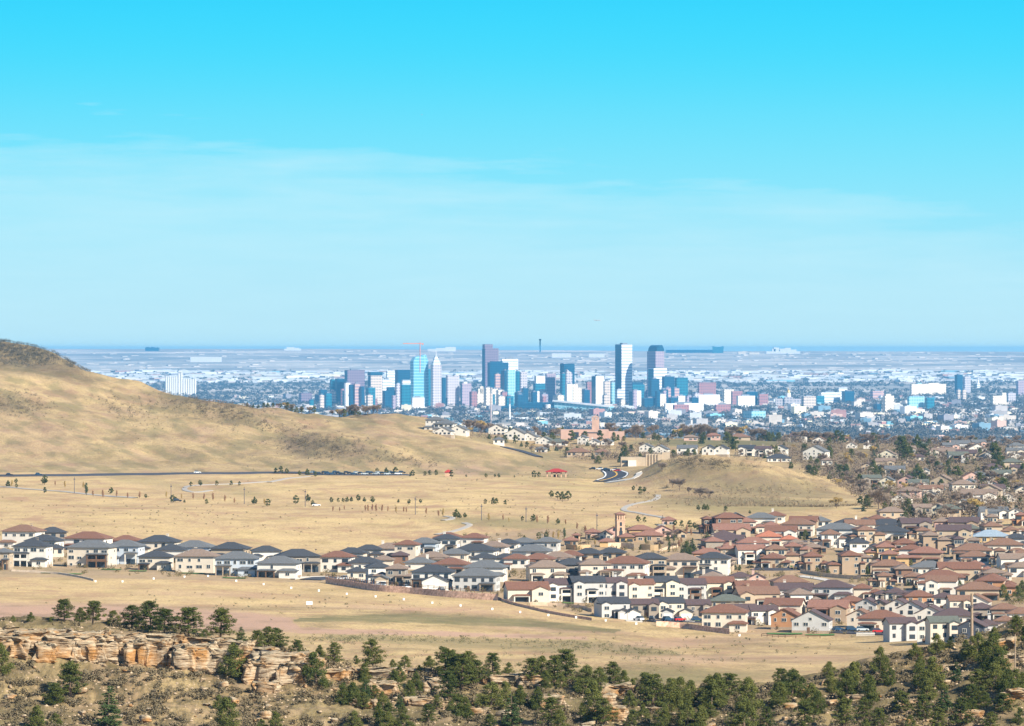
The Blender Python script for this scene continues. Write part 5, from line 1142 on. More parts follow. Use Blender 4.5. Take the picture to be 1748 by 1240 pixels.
hbox(325, 377, 609.5, 'plain', "long white shed in the far left farmland", d=39000)
hbox(248, 271, 593.5, 'navy', "small blue-grey sheds on the left horizon", bumps=((250, 254, 1), (258, 262, 1)))
hbox(1308, 1366, 600, 'plain', "bright white domed works on the right horizon", d=43000, bumps=((1318, 1324, 4), (1321, 1330, 6.5), (1331, 1340, 4.5), (1340, 1350, 6), (1350, 1360, 3)))
hbox(942, 975, 603.5, 'plain', "left pale shed cluster in front of the horizon", d=41000); hbox(1005, 1032, 604, 'plain', "right pale shed cluster in front of the horizon", d=41000)
d = 43500; k = d / F; r = empty('control_tower', hz(922, d)); mb = MB(); z1 = zof(582, d) - r.location.z; mb.tube((0, 0, -10), (0, 0, z1), 1.3 * k, 1.1 * k, 8); mb.build('shaft', FC['navy'], r)
mb = MB(); mb.tube((0, 0, z1 + .05), (0, 0, z1 + 1.2 * k), 1.2 * k, 2 * k, 8); mb.tube((0, 0, z1 + 1.2 * k), (0, 0, z1 + 3 * k), 2 * k, 1.8 * k, 8); mb.build('cab', FC['navy'], r); tag(r, "slender airport control tower on the horizon", 'control tower')
r = empty('air_terminal', hz(1157, d)); mb = MB(); H = zof(597.5, d) - r.location.z; mb.box(-20 * k, 60 * k, 0, 200, -20, H); mb.build('terminal', FC['navy'], r); mb = MB()
for i in range(14):
    c = (2 + i * 4.1) * k; mb.face([(c - 2 * k, 10, H), (c + 2 * k, 10, H), (c, 60, H + 3.2 * k)]); mb.face([(c + 2 * k, 10, H), (c + 2 * k, 110, H), (c, 60, H + 3.2 * k)]); mb.face([(c - 2 * k, 110, H), (c - 2 * k, 10, H), (c, 60, H + 3.2 * k)])
mb.build('tented_roof', FC['glassblue'], r); tag(r, "long low air terminal with a spiky tented roof", 'terminal')
r = empty('saddle_hotel', hz(1217, d - 200)); mb = MB(); H = zof(591.5, d) - r.location.z; p = [(0, -20), (17 * k, -20), (18.5 * k, H), (9 * k, H - 1.2 * k), (-1 * k, H)]
mb.face([(x, 0, z) for x, z in p]); mb.face([(x, 90, z) for x, z in p][::-1])
for i in range(5): j = (i + 1) % 5; mb.face([(p[i][0], 0, p[i][1]), (p[i][0], 90, p[i][1]), (p[j][0], 90, p[j][1]), (p[j][0], 0, p[j][1])])
mb.build('hotel_wall', FC['teal'], r); tag(r, "dark blue hotel with a dipped roofline by the terminal", 'hotel')
# two far airliners
for px, py, d, s, hd, lab in [(1020, 547, 14000, 1.0, 1.45, "tiny airliner low over the horizon"), (720, 196, 9000, .45, 1.3, "tiny airliner high in the cyan sky")]:
    r = empty('airliner', tuple(wpt(px, py, d)), hd); AM = pmat('airliner_paint', (.35, .40, .45), .5, .03); mb = MB(); L_ = 19 * s
    pr = [(0, -L_), (1.4 * s, -L_ * .9), (1.9 * s, -L_ * .6), (1.9 * s, L_ * .5), (.5 * s, L_)]
    for (r0, y0), (r1, y1) in zip(pr, pr[1:]): mb.tube((0, y0, 0), (0, y1, 0), r0, r1, 10)
    mb.build('fuselage', AM, r)
    for sx in (-1, 1):
        w_ = MB(); w_.face([(0, -3 * s, 0), (sx * 17 * s, 5 * s, .8), (sx * 17 * s, 7 * s, .8), (0, 4 * s, 0)]); w_.face([(0, -3 * s, -.5), (0, 4 * s, -.5), (sx * 17 * s, 7 * s, .6), (sx * 17 * s, 5 * s, .6)]); w_.tube((sx * 6 * s, -3 * s, -1.5), (sx * 6 * s, 2 * s, -1.5), 1.1 * s, .8 * s, 8); w_.build('wing', AM, r)
    w_ = MB(); w_.face([(0, L_ * .7, 1), (0, L_, 6 * s), (0, L_ * 1.08, 6 * s), (0, L_ * .95, 1)]); w_.face([(-6 * s, L_ * .98, 1), (0, L_ * .8, 1), (6 * s, L_ * .98, 1)]); w_.build('tail', AM, r)
    r.scale = (.5, .5, .5) if py > 400 else (.22, .22, .22); tag(r, lab, 'airliner')

# low city: individual blocks, then the rest as one mass
crd = random.Random(77); COLS = [((.54, .56, .58), 18), ((.56, .50, .44), 16), ((.36, .34, .34), 16), ((.34, .20, .17), 7), ((.46, .32, .27), 6), ((.14, .24, .32), 8), ((.74, .68, .50), 8), ((.24, .23, .26), 16), ((.20, .45, .55), 3), ((.38, .20, .18), 2)]
LM = [pmat('city_wall_%d' % i, c, .9, .12, .05) for i, (c, _) in enumerate(COLS)]; LWT = [w for _, w in COLS]
def lowbox(mb, px, d, w, dep, h, m, roof, th):
    x = (px - CX) / F * d; z = tz1(px, d); c, s = math.cos(th), math.sin(th)
    P4 = [(x + a * c - b * s, d + a * s + b * c) for a, b in ((-w / 2, -dep / 2), (w / 2, -dep / 2), (w / 2, dep / 2), (-w / 2, dep / 2))]
    mb.prism(P4, z - 6, z + h, m, roof)
for i in range(290):
    far = i % 3 == 0
    if far: d = crd.uniform(30500, 35500); px = crd.uniform(170, 1748); w, h = crd.uniform(50, 240), crd.uniform(7, 13)
    else: d = crd.uniform(14500, 24500) ; px = crd.uniform(1130, 1748) if crd.random() < .68 else crd.uniform(300, 1130); w, h = (crd.uniform(14, 46), crd.uniform(5, 15)) if crd.random() < .6 else (crd.uniform(30, 62), crd.uniform(14, 30))
    mi = 0 if far and crd.random() < .8 else crd.choices(range(len(LM)), LWT)[0]; th = crd.choice((TH, 0.05, .6, 0)) + crd.uniform(-.1, .1)
    x = (px - CX) / F * d; r = MB(); dep = crd.uniform(15, 60 if far else 30); r.box(-w / 2, w / 2, -dep / 2, dep / 2, -6, h, 0, 1); r.box(-w * .2, w * .1, -dep * .2, dep * .2, h + .1, h + 3, 0, 1)
    o = r.build('warehouse' if far else 'city_building', [LM[mi], ROOFC]); o.location = (x, d, tz1(px, d)); o.rotation_euler = (0, 0, th)
    if far: tag(o, "long low pale warehouse in the bright far belt", 'warehouse', "warehouses of the far belt")
    else: tag(o, "low city block half sunk in the city trees", 'building', "low blocks on the city plain")
mb = MB()
for i in range(4400):
    u = crd.random()
    if u < .16: d = crd.uniform(30500, 35500); px = crd.uniform(100, 1900); w, dep, h = crd.uniform(30, 170), crd.uniform(20, 60), crd.uniform(5, 11); m = 0 if crd.random() < .7 else crd.choices(range(len(LM)), LWT)[0]
    elif u < .25: d = crd.uniform(36000, 43500); px = crd.uniform(100, 1900); w, dep, h = crd.uniform(20, 70), 30, crd.uniform(3, 6); m = 1
    else:
        d = crd.uniform(11500, 25000); px = crd.uniform(100, 1900); w, dep, h = crd.uniform(10, 42), crd.uniform(10, 30), crd.uniform(4, 10); m = crd.choices(range(len(LM)), LWT)[0]
        if perl(px * .4, d * .006) < crd.uniform(-.3, .25): continue
    lowbox(mb, px, d, w, dep, h, m, len(LM), crd.choice((TH, .05, 0)))
o = mb.build('city_sprawl', LM + [ROOFC]); tag(o, "sprawl of small pale roofs across the city plain", None, None, 'stuff'); o['category'] = 'sprawl'
# tree canopy of the plain
rs = np.random.RandomState(99); n = 42000; d = rs.uniform(11500, 43000, n); px = rs.uniform(60, 1950, n); x = (px - CX) / F * d
nb = fbm(x / 1500, d / 1300, 3) + fbm(x / 300, d / 300, 2) * .5
kp = (nb > rs.uniform(-.45, .35, n)) | (d < 15500); belt_ = (d > 31000) & (rs.rand(n) < .7); kp &= ~belt_; kp &= ~((d > 35500)); kp &= ~((d > 30500) & (rs.rand(n) < .3))
x, d, px = x[kp], d[kp], px[kp]; z = terrain(px, d); hs = rs.uniform(8, 15, len(x)); cen = np.stack([x, d, z + hs * .45], -1)
V, Fc = leaves(cen, hs * 1.15, len(x) * 15, 1.0, .55, rs, .4); Tt = V.reshape(-1, 3, 3); c = Tt.mean(1, keepdims=True); V = (c + (Tt - c) * 4.2).reshape(-1, 3)
o = np_mesh('city_tree_canopy', V, Fc, FARTREE_M); tag(o, "blue-brown canopy of bare trees over the city plain", None, None, 'stuff'); o['category'] = 'trees'
# ---------------------------------------------------------------- roads, paths, walls, fences
ASPH = pmat('asphalt', (.055, .055, .065), .9, .15, .3); CONC = pmat('concrete', (.50, .47, .42), .9, .1, .4); PATHM = pmat('path_gravel', (.36, .33, .29), .95, .12, .5); DIRTM = pmat('dirt_track', (.42, .30, .20), .95, .2, .3)
YEL = pmat('yellow_line', (.70, .42, .06), .8, .05); WHL = pmat('white_line', (.75, .75, .72), .8, .05)
def polyw(pts, d0=1500, step=6.0):
    """photo polyline -> dense ground polyline in world x, y"""
    W_ = [];
    for p in pts:
        d = p[2] if len(p) > 2 else hit(p[0], p[1], d0); W_.append(Vector(((p[0] - CX) / F * d, d)))
    # Catmull-Rom
    out = []
    for i in range(len(W_) - 1):
        a, b = W_[i], W_[i + 1]; p = W_[i - 1] if i else a * 2 - b; q = W_[i + 2] if i + 2 < len(W_) else b * 2 - a
        n = max(2, int((b - a).length / step))
        for k in range(n):
            t = k / n; out.append(.5 * ((2 * a) + (b - p) * t + (2 * p - 5 * a + 4 * b - q) * t * t + (3 * a - p - 3 * b + q) * t ** 3))
    out.append(W_[-1]); return out
def strip(name, pts, w, mat, lift=.3, off=0.0, bank=0.0, d0=1500, kind='structure', thick=0.0, world_pts=None):
    C_ = world_pts or polyw(pts, d0); V = []; Fc = []
    for i, p in enumerate(C_):
        t = (C_[min(i + 1, len(C_) - 1)] - C_[max(i - 1, 0)]); t = t.normalized() if t.length > 1e-6 else Vector((1, 0)); n = Vector((-t.y, t.x))
        if n.y < 0: n = -n
        for s in (-1, 1):
            q = p + n * (off + s * w / 2); z = max(zxy(q.x, q.y), zxy(p.x, p.y) - .4)
            V.append((q.x, q.y, z + lift + (bank if s > 0 else 0)))
    m = len(C_)
    for i in range(m - 1):
        a = 2 * i; Fc.append((a, a + 2, a + 3, a + 1))
    mb = MB(); mb.v = V; mb.f = Fc; mb.m = [0] * len(Fc)
    for i in range(m - 1):      # skirts so banked edges are solid
        for e, s in ((0, 1), (1, -1)):
            a, b = V[2 * i + e], V[2 * i + 2 + e]; mb.face([a, b, (b[0], b[1], b[2] - 1.5), (a[0], a[1], a[2] - 1.5)])
    mb.m = [0] * len(mb.f)
    o = mb.build(name, mat); tag(o, kind=kind); return o
hill_road = [(-260, 815), (-60, 814), (60, 813), (200, 811.5), (340, 809.5), (460, 808.5), (535, 809)]
strip('hill_road', hill_road, 13, ASPH, .5, bank=.55, d0=3100)
rows_ = [(804, 1024, 1062), (806, 1028, 1069), (809, 1031, 1074), (812, 1032, 1073), (815, 1030, 1069), (818, 1024, 1062), (821, 1016, 1050), (823, 1012, 1034)]
mb = MB(); g_ = []
for y_, xl, xr in rows_: g_.append([world_at(xl + (xr - xl) * i / 8, hit(xl + (xr - xl) * i / 8, y_, 3250, 3900, 2.0), .35) for i in range(9)])
for ra, rb_ in zip(g_, g_[1:]):
    for i in range(8): mb.face([rb_[i], rb_[i + 1], ra[i + 1], ra[i]])
tag(mb.build('curving_road', ASPH), kind='structure')
for pts_, m_ in (([(1042, 804.5), (1050, 807), (1053, 811), (1049, 815), (1038, 819), (1022, 822)], YEL), ([(1061, 804.6), (1070, 808), (1070, 812.5), (1063, 817), (1047, 821)], WHL), ([(1029, 805.5), (1033, 809), (1034, 812.5), (1030, 817), (1018, 821)], WHL)): strip('road_line', pts_, 1.0, m_, .5, d0=3250)
strip('concrete_verge', [(1036, 824), (1060, 822), (1080, 818), (1091, 812), (1090, 808)], 4, CONC, .3, d0=3250, bank=.3)
strip('mesa_road', [(860, 764), (885, 770), (905, 776), (920, 781)], 6, ASPH, .4, d0=3700, bank=.4)
strip('meadow_path', [(1124, 846), (1122, 851), (1105, 857), (1080, 862), (1066, 868), (1068, 873), (1090, 877), (1120, 882), (1140, 888), (1143, 894), (1125, 899)], 3, PATHM, .22, bank=.15, d0=2500)
strip('gravel_path', [(460, 824), (490, 818), (530, 814)], 3, PATHM, .22, bank=.15, d0=2500); strip('gravel_path', [(360, 838), (330, 841), (315, 836), (330, 830), (400, 827), (460, 823)], 3, PATHM, .22, bank=.15, d0=2500)
strip('park_lane', [(-150, 826), (-10, 831), (30, 834), (80, 838), (120, 841), (155, 845), (230, 851)], 4, PATHM, .22, bank=.15, d0=2500)
strip('gravel_path', [(745, 914), (775, 908), (795, 901), (802, 897), (792, 894)], 3, PATHM, .22, bank=.15, d0=2300); strip('gravel_path', [(756, 889), (768, 888), (773, 885), (760, 882)], 3, PATHM, .22, bank=.15, d0=2300)
front = [(530, 991), (556, 987), (580, 990), (600, 996), (640, 1003), (700, 1009), (760, 1014), (800, 1016)]
strip('estate_road', front, 9, ASPH, .3, d0=1850)
strip('sidewalk', front, 2, CONC, .35, 7.5, d0=1850)
strip('estate_road', [(1110, 1063), (1150, 1061), (1200, 1063)], 8, ASPH, .3, d0=1800)
strip('estate_road', [(1415, 1079), (1450, 1082), (1490, 1083), (1530, 1084)], 9, ASPH, .3, d0=1800)
strip('estate_road', [(1288, 973), (1320, 974), (1366, 973)], 8, ASPH, .3, bank=.4, d0=1800)
strip('estate_road', [(1060, 1033), (1120, 1035), (1250, 1036), (1380, 1038), (1450, 1042)], 8, ASPH, .3, d0=1800)
strip('estate_road', [(1320, 1012), (1400, 1012), (1500, 1010), (1600, 1013), (1700, 1022)], 8, ASPH, .3, d0=1800)
strip('village_street', [(1310, 925), (1400, 926), (1460, 934), (1560, 948), (1700, 972)], 8, ASPH, .3, d0=1800)
strip('common_path', [(1365, 985), (1405, 991), (1440, 1000), (1475, 1004)], 3.5, CONC, .3, bank=.3, d0=1800)
for i, (a, b) in enumerate([(640, 1000), (650, 1001), (690, 1006), (730, 1008), (754, 1010), (1082, 1060), (1171, 1061)]):
    d = hit(a, b, 1850); mb = MB(); z = tz1(a, d); x = (a - CX) / F * d; mb.box(x - 3.0, x + 3.0, d - 8, d + 2.5, z - 1, z + .32); o = mb.build('driveway', CONC); tag(o, kind='structure')
# garden lawns
lr = random.Random(8)
for (a, b, w) in [(120, 981, 40), (190, 973, 34), (235, 976, 30), (330, 980, 40), (400, 988, 40), (85, 979, 30), (1340, 1083, 60), (1400, 1086, 50), (1180, 1062, 60), (600, 987, 20), (690, 1007, 16), (1310, 1031, 20), (970, 1031, 20), (1440, 980, 30), (1600, 940, 50), (1340, 968, 26), (1480, 1004, 18)]:
    d = hit(a, b, 1780); k = d / F; mb = MB(); n = 9; x0 = (a - w / 2 - CX) * k; P_ = []
    for i in range(n + 1):
        x = x0 + w * k * i / n; P_.append((x, d - 3 - 2 * math.sin(math.pi * i / n) * lr.uniform(.6, 1.1), d + 5 + lr.uniform(-1, 1)))
    for (x, y0, y1), (x2, y2, y3) in zip(P_, P_[1:]): mb.face([(x, y0, zxy(x, y0) + .22), (x2, y2, zxy(x2, y2) + .22), (x2, y3, zxy(x2, y3) + .22), (x, y1, zxy(x, y1) + .22)])
    o = mb.build('lawn', LAWN); tag(o, kind='structure')

ROCKW = pmat('rubble_stone', (.50, .28, .18), .95, .35, .9, col2=(.60, .38, .26)); BEIGW = pmat('beige_masonry', (.52, .40, .28), .95, .25, .6)
def wall_run(name, pts, h, th, mat, label, cat='wall', d0=1800, batter=.0, posts=None, group=None):
    C_ = polyw(pts, d0, 3.0); mb = MB(); rs_ = random.Random(len(C_))
    prev = None
    for p in C_:
        z = zxy(p.x, p.y); j = rs_.uniform(-.06, .06) * h; cur = [(p.x, p.y - th / 2 - batter, z - .8), (p.x, p.y - th / 2 + rs_.uniform(-.1, .1), z + h + j), (p.x, p.y + th / 2, z + h + j), (p.x, p.y + th / 2, z - .8)]
        if prev:
            for i in range(3): mb.face([prev[i], cur[i], cur[i + 1], prev[i + 1]])
        else: mb.face(cur)
        prev = cur
    mb.face(prev[::-1]); o = mb.build(name, mat); tag(o, label, cat, group); return o
wall_run('retaining_wall', [(556, 996), (590, 1001), (640, 1009), (700, 1014), (760, 1019), (810, 1023), (850, 1026)], 2.4, 1.2, ROCKW, "long reddish rubble retaining wall under the rail fence", batter=2.2)
wall_run('rubble_wall', [(850, 1024), (880, 1034), (920, 1044), (960, 1052), (1010, 1060)], 1.0, 1.2, ROCKW, "reddish rubble bank stepping down to the lowest houses", batter=1.5)
wall_run('rubble_wall', [(1120, 1069), (1160, 1072), (1200, 1078), (1245, 1083)], 1.8, 1.2, ROCKW, "reddish rubble wall before the balconied cream house", batter=1.5)
wall_run('garden_wall', [(905, 1034), (950, 1036), (990, 1040), (1010, 1046)], 1.3, .5, BEIGW, "beige garden terrace below the gabled row")
wall_run('rubble_bank', [(20, 976), (60, 978), (100, 981), (135, 986), (160, 992)], .7, 2.5, BEIGW, "pale rubble bank below the leftmost white house", batter=2.0)
wall_run('village_wall', [(1038, 937), (1060, 936), (1082, 938)], 2.6, 1, BEIGW, "beige fountain wall under the bell tower"); OCHW = pmat('ochre_wall', (.44, .31, .17), .9, .12, .5)
wall_run('village_wall', [(966, 938), (985, 940), (1008, 939)], 2.4, 1, OCHW, "high ochre retaining wall below the gazebo"); wall_run('village_wall', [(1094, 939), (1110, 940), (1124, 940)], 2.6, 1, OCHW, "ochre garden wall right of the fountain wall")
wall_run('village_wall', [(1126, 944), (1140, 938), (1158, 935)], 1.4, .8, BEIGW, "curving beige wall round the village green")
wall_run('villa_wall', [(1366, 978), (1400, 984), (1440, 988), (1470, 990)], 1.6, 1, BEIGW, "beige garden wall below the stone villas")
def rail_fence(pts, label, d0=1800, h=1.3, lift=2.4):
    C_ = polyw(pts, d0, 3.2); r = empty('rail_fence', (C_[0].x, C_[0].y, zxy(C_[0].x, C_[0].y))); o = r.location; pm = PORCHW
    for p in C_[:95]:
        mb = MB(); z = zxy(p.x, p.y) - o.z + lift; x, y = p.x - o.x, p.y - o.y; mb.box(x - .12, x + .12, y - .12, y + .12, z - .6, z + h); mb.build('post', pm, r)
    mb = MB()
    for a, b in zip(C_[:94], C_[1:95]):
        for hh in (.45, 1.0):
            za, zb = zxy(a.x, a.y) - o.z + hh + lift, zxy(b.x, b.y) - o.z + hh + lift
            P0, P1 = (a.x - o.x, a.y - o.y - .14), (b.x - o.x, b.y - o.y - .14)
            mb.face([(*P0, za), (*P1, zb), (*P1, zb + .16), (*P0, za + .16)])
    mb.build('rail', pm, r); tag(r, label, 'fence')
rail_fence([(556, 995), (590, 1000), (640, 1008), (700, 1013), (760, 1018), (810, 1022), (850, 1025)], "dark post-and-rail fence along the rubble wall top")
rail_fence([(1300, 1088), (1340, 1090), (1400, 1091)], "low rail fence at the dry field's edge", lift=0, h=.9)
# white picket gate by the lowest houses
r = empty('white_fence', tuple(world_at(1462, hit(1462, 1087, 1780)))); mb = MB()
for i in range(22): mb.box(i * .3, i * .3 + .12, -.05, .05, 0, 1.3)
mb.box(0, 6.6, -.08, -.051, .9, 1.05); mb.build('pickets', GAR, r); tag(r, "short white fence at the estate's lower entrance", 'fence')

# white marker boxes in a line across the field
WB = pmat('white_paint', (.82, .82, .80), .5, .03); md = None
for i, (a, b) in enumerate([(163, 993), (209, 993), (262, 988), (315, 985), (355, 984), (403, 992), (450, 998), (497, 1004), (544, 1009), (592, 1014), (641, 1019), (689, 1024), (738, 1030), (786, 1034), (840, 1040), (888, 1046), (936, 1051), (983, 1055), (1034, 1060), (1086, 1066), (1262, 1086)]):
    d = hit(a, b + 1.5, 1700); r = empty('marker_box', tuple(world_at(a, d)), 0.2 * (i % 3)); 
    if md is None:
        mb = MB(); mb.box(-.34, .34, -.25, .25, 0, .6); md = mb.build('cabinet', WB, link=False).data; mb = MB(); mb.box(-.4, .4, -.3, .3, .601, .72, bottom=True); md2 = mb.build('lid', WB, link=False).data
    for n_, me in (('cabinet', md), ('lid', md2)): o = bpy.data.objects.new(n_, me); COL.objects.link(o); o.parent = r
    queue(r, a, "small white marker box", "along the dry field's edge", 'marker', "white marker boxes across the field")
d = hit(528, 1037, 1700); r = empty('billboard', tuple(world_at(528, d))); mb = MB(); mb.box(-1.15, 1.15, -.06, .06, .9, 2.1, bottom=True); mb.build('panel', WB, r)
for sx in (-.9, .9): mb = MB(); mb.tube((sx, .12, -.3), (sx, .12, 2.0), .06, .06, 6); mb.build('leg', DARKM, r)
tag(r, "blank white sign panel standing alone in the dry field", 'sign')

# ---------------------------------------------------------------- village with bell tower
d = hit(1060, 925, 2200); r = empty('bell_tower', tuple(world_at(1060, d)), math.radians(12)); k = d / F; TW = pmat('bell_tower_stone', (.50, .33, .22), .95, .2, .5); w = 7 * k
mb = MB(); mb.box(-w, w, 0, 2 * w, -2, 35 * k); mb.build('shaft', TW, r)
mb = MB(); H0 = 35 * k
mb.box(-w * 1.08, w * 1.08, -w * .08, 2 * w * 1.04, H0 + .01, H0 + .5, bottom=True)
for cx_ in (-w * .85, -w * .28, w * .28, w * .85):
    for cy_ in (w * .15, w * 1.85): mb.box(cx_ - .3, cx_ + .3, cy_ - .3, cy_ + .3, H0 + .5, H0 + 9 * k)
mb.box(-w * .55, w * .55, w * .6, w * 1.4, H0 + .51, H0 + 9 * k - .02); mb.box(-w, w, 0, 2 * w, H0 + 9 * k, H0 + 10.5 * k, bottom=True); mb.build('belfry', TW, r)
mb = MB(); hip(mb, -w, w, 0, 2 * w, H0 + 10.5 * k + .02, .38, .6, .25); mb.build('roof', RM['terra'], r)
for zz in (6, 17, 26): window(r, 0, zz * k, -.06, 1.0 if zz > 6 else 1.6, 1.8 if zz > 6 else 3.2, 'f', True)
tag(r, "tall stone bell tower with tiled cap in the village", 'tower')
rv = random.Random(4)
VB = [(1073, 1118, 898, 921, 'hip', 'yellow', 'terra', 6, "yellow arcaded hall with terracotta roof right of the bell tower"), (1116, 1150, 898, 918, 'gab', 'pink', 'terra', 6, "pinkish gabled hall at the village's right end"), (1086, 1132, 909, 925, 'low', 'stone', 'terra', 0, "low porch building before the yellow hall"),
      (1022, 1045, 906, 923, 'gab', 'cream', 'terra', -6, "cream gabled hall with a dark arcade left of the tower"), (1000, 1024, 904, 922, 'hip', 'pink', 'terra', 0, "small pink two-storey house left of the arcade hall"), (1042, 1056, 900, 920, 'gab', 'pink', 'terra', 0, "narrow gabled wing against the bell tower"),
      (1024, 1048, 920, 936, 'low', 'yellow', 'terra', 0, "low yellow wing below the cream arcade hall"), (966, 984, 918, 934, 'low', 'tan', 'terra', 0, "small tan hut left of the village gazebo"), (1058, 1082, 912, 928, 'low', 'yellow', 'terra', 0, "low ochre wing at the bell tower's foot"), (1150, 1172, 905, 921, 'gab', 'tan', 'terra', 6, "tan gabled house at the village's far right"), (1134, 1150, 889, 898, 'low', 'pink', 'terra', 0, "little pink hut behind the village on the meadow path")]
for a, b, yt, yb, st, wl_, rf, yw, lab in VB:
    o = house(a, b, yt, yb, st, wl_, rf, yw, '', rv, name='village_hall', cat='building'); QUEUE.pop(); o['label'] = lab; o['group'] = "buildings of the village centre"
d = hit(984, 925, 2200); r = empty('gazebo', tuple(world_at(984, d))); k = d / F; mb = MB()
for sx in (-1, 1):
    for sy in (0, 2): mb.box(sx * 5 * k - .35, sx * 5 * k + .35, sy * 5 * k - .35, sy * 5 * k + .35, -1, 10 * k)
mb.build('column', TW, r); mb = MB(); hip(mb, -6 * k, 6 * k, -k, 11 * k, 10 * k, .35, .6, .4); mb.build('roof', RM['terra'], r); tag(r, "open stone gazebo with a terracotta roof, left of the village", 'gazebo')
for i in range(26):
    px = rv.uniform(965, 1165); py = rv.uniform(918, 944); tree(rv.choice(('rusty', 'golden', 'bare', 'green', 'juniper')), px, py, rv.uniform(7, 15), '', "garden trees of the village centre", d0=2200, shared="small garden tree in the village centre", wide=1.4)
# red-roofed picnic shelter on the ridge
d = hit(950, 815, 3100); r = empty('picnic_shelter', tuple(world_at(950, d))); k = d / F; RR = pmat('red_metal_roof', (.34, .035, .03), .6, .08); w = 16 * k; mb = MB()
for i in range(5):
    for y_ in (0, 7): mb.box(-w + w * i / 2 - .4, -w + w * i / 2 + .4, y_, y_ + .8, -1, 5.2 * k + 1.4)
mb.build('stone_pier', TW, r); mb = MB(); mb.box(-w * .3, w * .2, 5, 7.5, 0, 4 * k); mb.build('kiosk', PORCHW, r)
mb = MB(); hip(mb, -w, w, -.5, 8.5, 5.2 * k + 1.41, .34, 1.0, .3); mb.build('lower_roof', RR, r); mb = MB(); hip(mb, -w * .45, w * .45, 2, 6, 9.0 * k + .6, .5, .5, .3); mb.box(-w * .4, w * .4, 2.2, 5.8, 7 * k, 9.0 * k + .59, bottom=True); mb.build('upper_roof', RR, r)
tag(r, "stone-piered picnic shelter with two-tier red roof", 'shelter')
d = hit(765, 814, 3100); r = empty('trail_kiosk', tuple(world_at(765, d))); mb = MB(); mb.box(-2, 2, 0, 3, 0, 2.6); mb.build('wall', TW, r); mb = MB(); hip(mb, -2, 2, 0, 3, 2.6, .8, .5, .2); mb.build('roof', RR, r); tag(r, "little red-roofed trail hut on the hill road", 'hut')
# pink church on the mesa
d = 4350.0; k = d / F; r = empty('church', tuple(world_at(957, d))); PK = pmat('church_pink', (.45, .30, .24), .95, .12, .2); zt = -(734 - HY) * k - r.location.z
mb = MB(); mb.box(0, 82 * k, 0, 30, -4, zt); mb.box(82.2 * k, 109 * k, 3, 24, -4, zt - 3 * k); mb.box(0, 20 * k, -8, -.1, -4, zt - 1.5 * k); mb.build('wall', PK, r)
mb = MB(); mb.box(21 * k, 31 * k, -.4, -.05, 0, zt - 4 * k); mb.box(38 * k, 70 * k, -.4, -.05, zt - 5.5 * k, zt - 4.2 * k); mb.build('window', GLASS, r)
t0 = 53.5 * k; mb = MB(); hh = -(717 - HY) * k - r.location.z; mb.box(t0, t0 + 12.5 * k, 4, 9.5, zt + .02, hh)
for q in (0, 4.6, 9.3): mb.box(t0 + q * k, t0 + (q + 3.2) * k, 4, 9.5, hh + .01, hh + 5 * k)
mb.face([(t0, 4, hh + 5 * k), (t0 + 12.5 * k, 4, hh + 5 * k), (t0 + 6.2 * k, 6.7, hh + 7.6 * k)]); mb.face([(t0 + 12.5 * k, 4, hh + 5 * k), (t0 + 12.5 * k, 9.5, hh + 5 * k), (t0 + 6.2 * k, 6.7, hh + 7.6 * k)]); mb.face([(t0, 9.5, hh + 5 * k), (t0, 4, hh + 5 * k), (t0 + 6.2 * k, 6.7, hh + 7.6 * k)])
mb.box(t0, t0 + 12.5 * k, 4, 9.5, hh + 4.4 * k, hh + 5 * k - .01, bottom=True); mb.build('bell_tower', PK, r); tag(r, "flat-roofed pink church with a tall open bell tower", 'church')
# concrete building beside the curving road
d = hit(1100, 796, 3600); k = d / F; r = empty('school', (((1060 - CX) * k), d, -(796 - HY) * k), 0); mb = MB(); mb.box(0, 42 * k, 0, 20, -4, 15 * k); mb.box(42.2 * k, 70 * k, 3, 20, -4, 20 * k); mb.box(70.1 * k, 84 * k, 5, 20, -4, 23 * k)
for i in range(5): mb.box((42.5 + i * 5) * k, (45 + i * 5) * k, 2.2, 2.99, -4, 20.4 * k)
mb.build('wall', WM['tan'], r); mb = MB(); mb.box(12 * k, 26 * k, -4, -.1, -4, 10 * k); mb.build('porch', WM['white'], r); mb = MB(); mb.box(2 * k, 11 * k, -.4, -.05, 6 * k, 10 * k); mb.build('window', GLASS, r); tag(r, "low tan concrete school with ribbed wall and white porch", 'school')

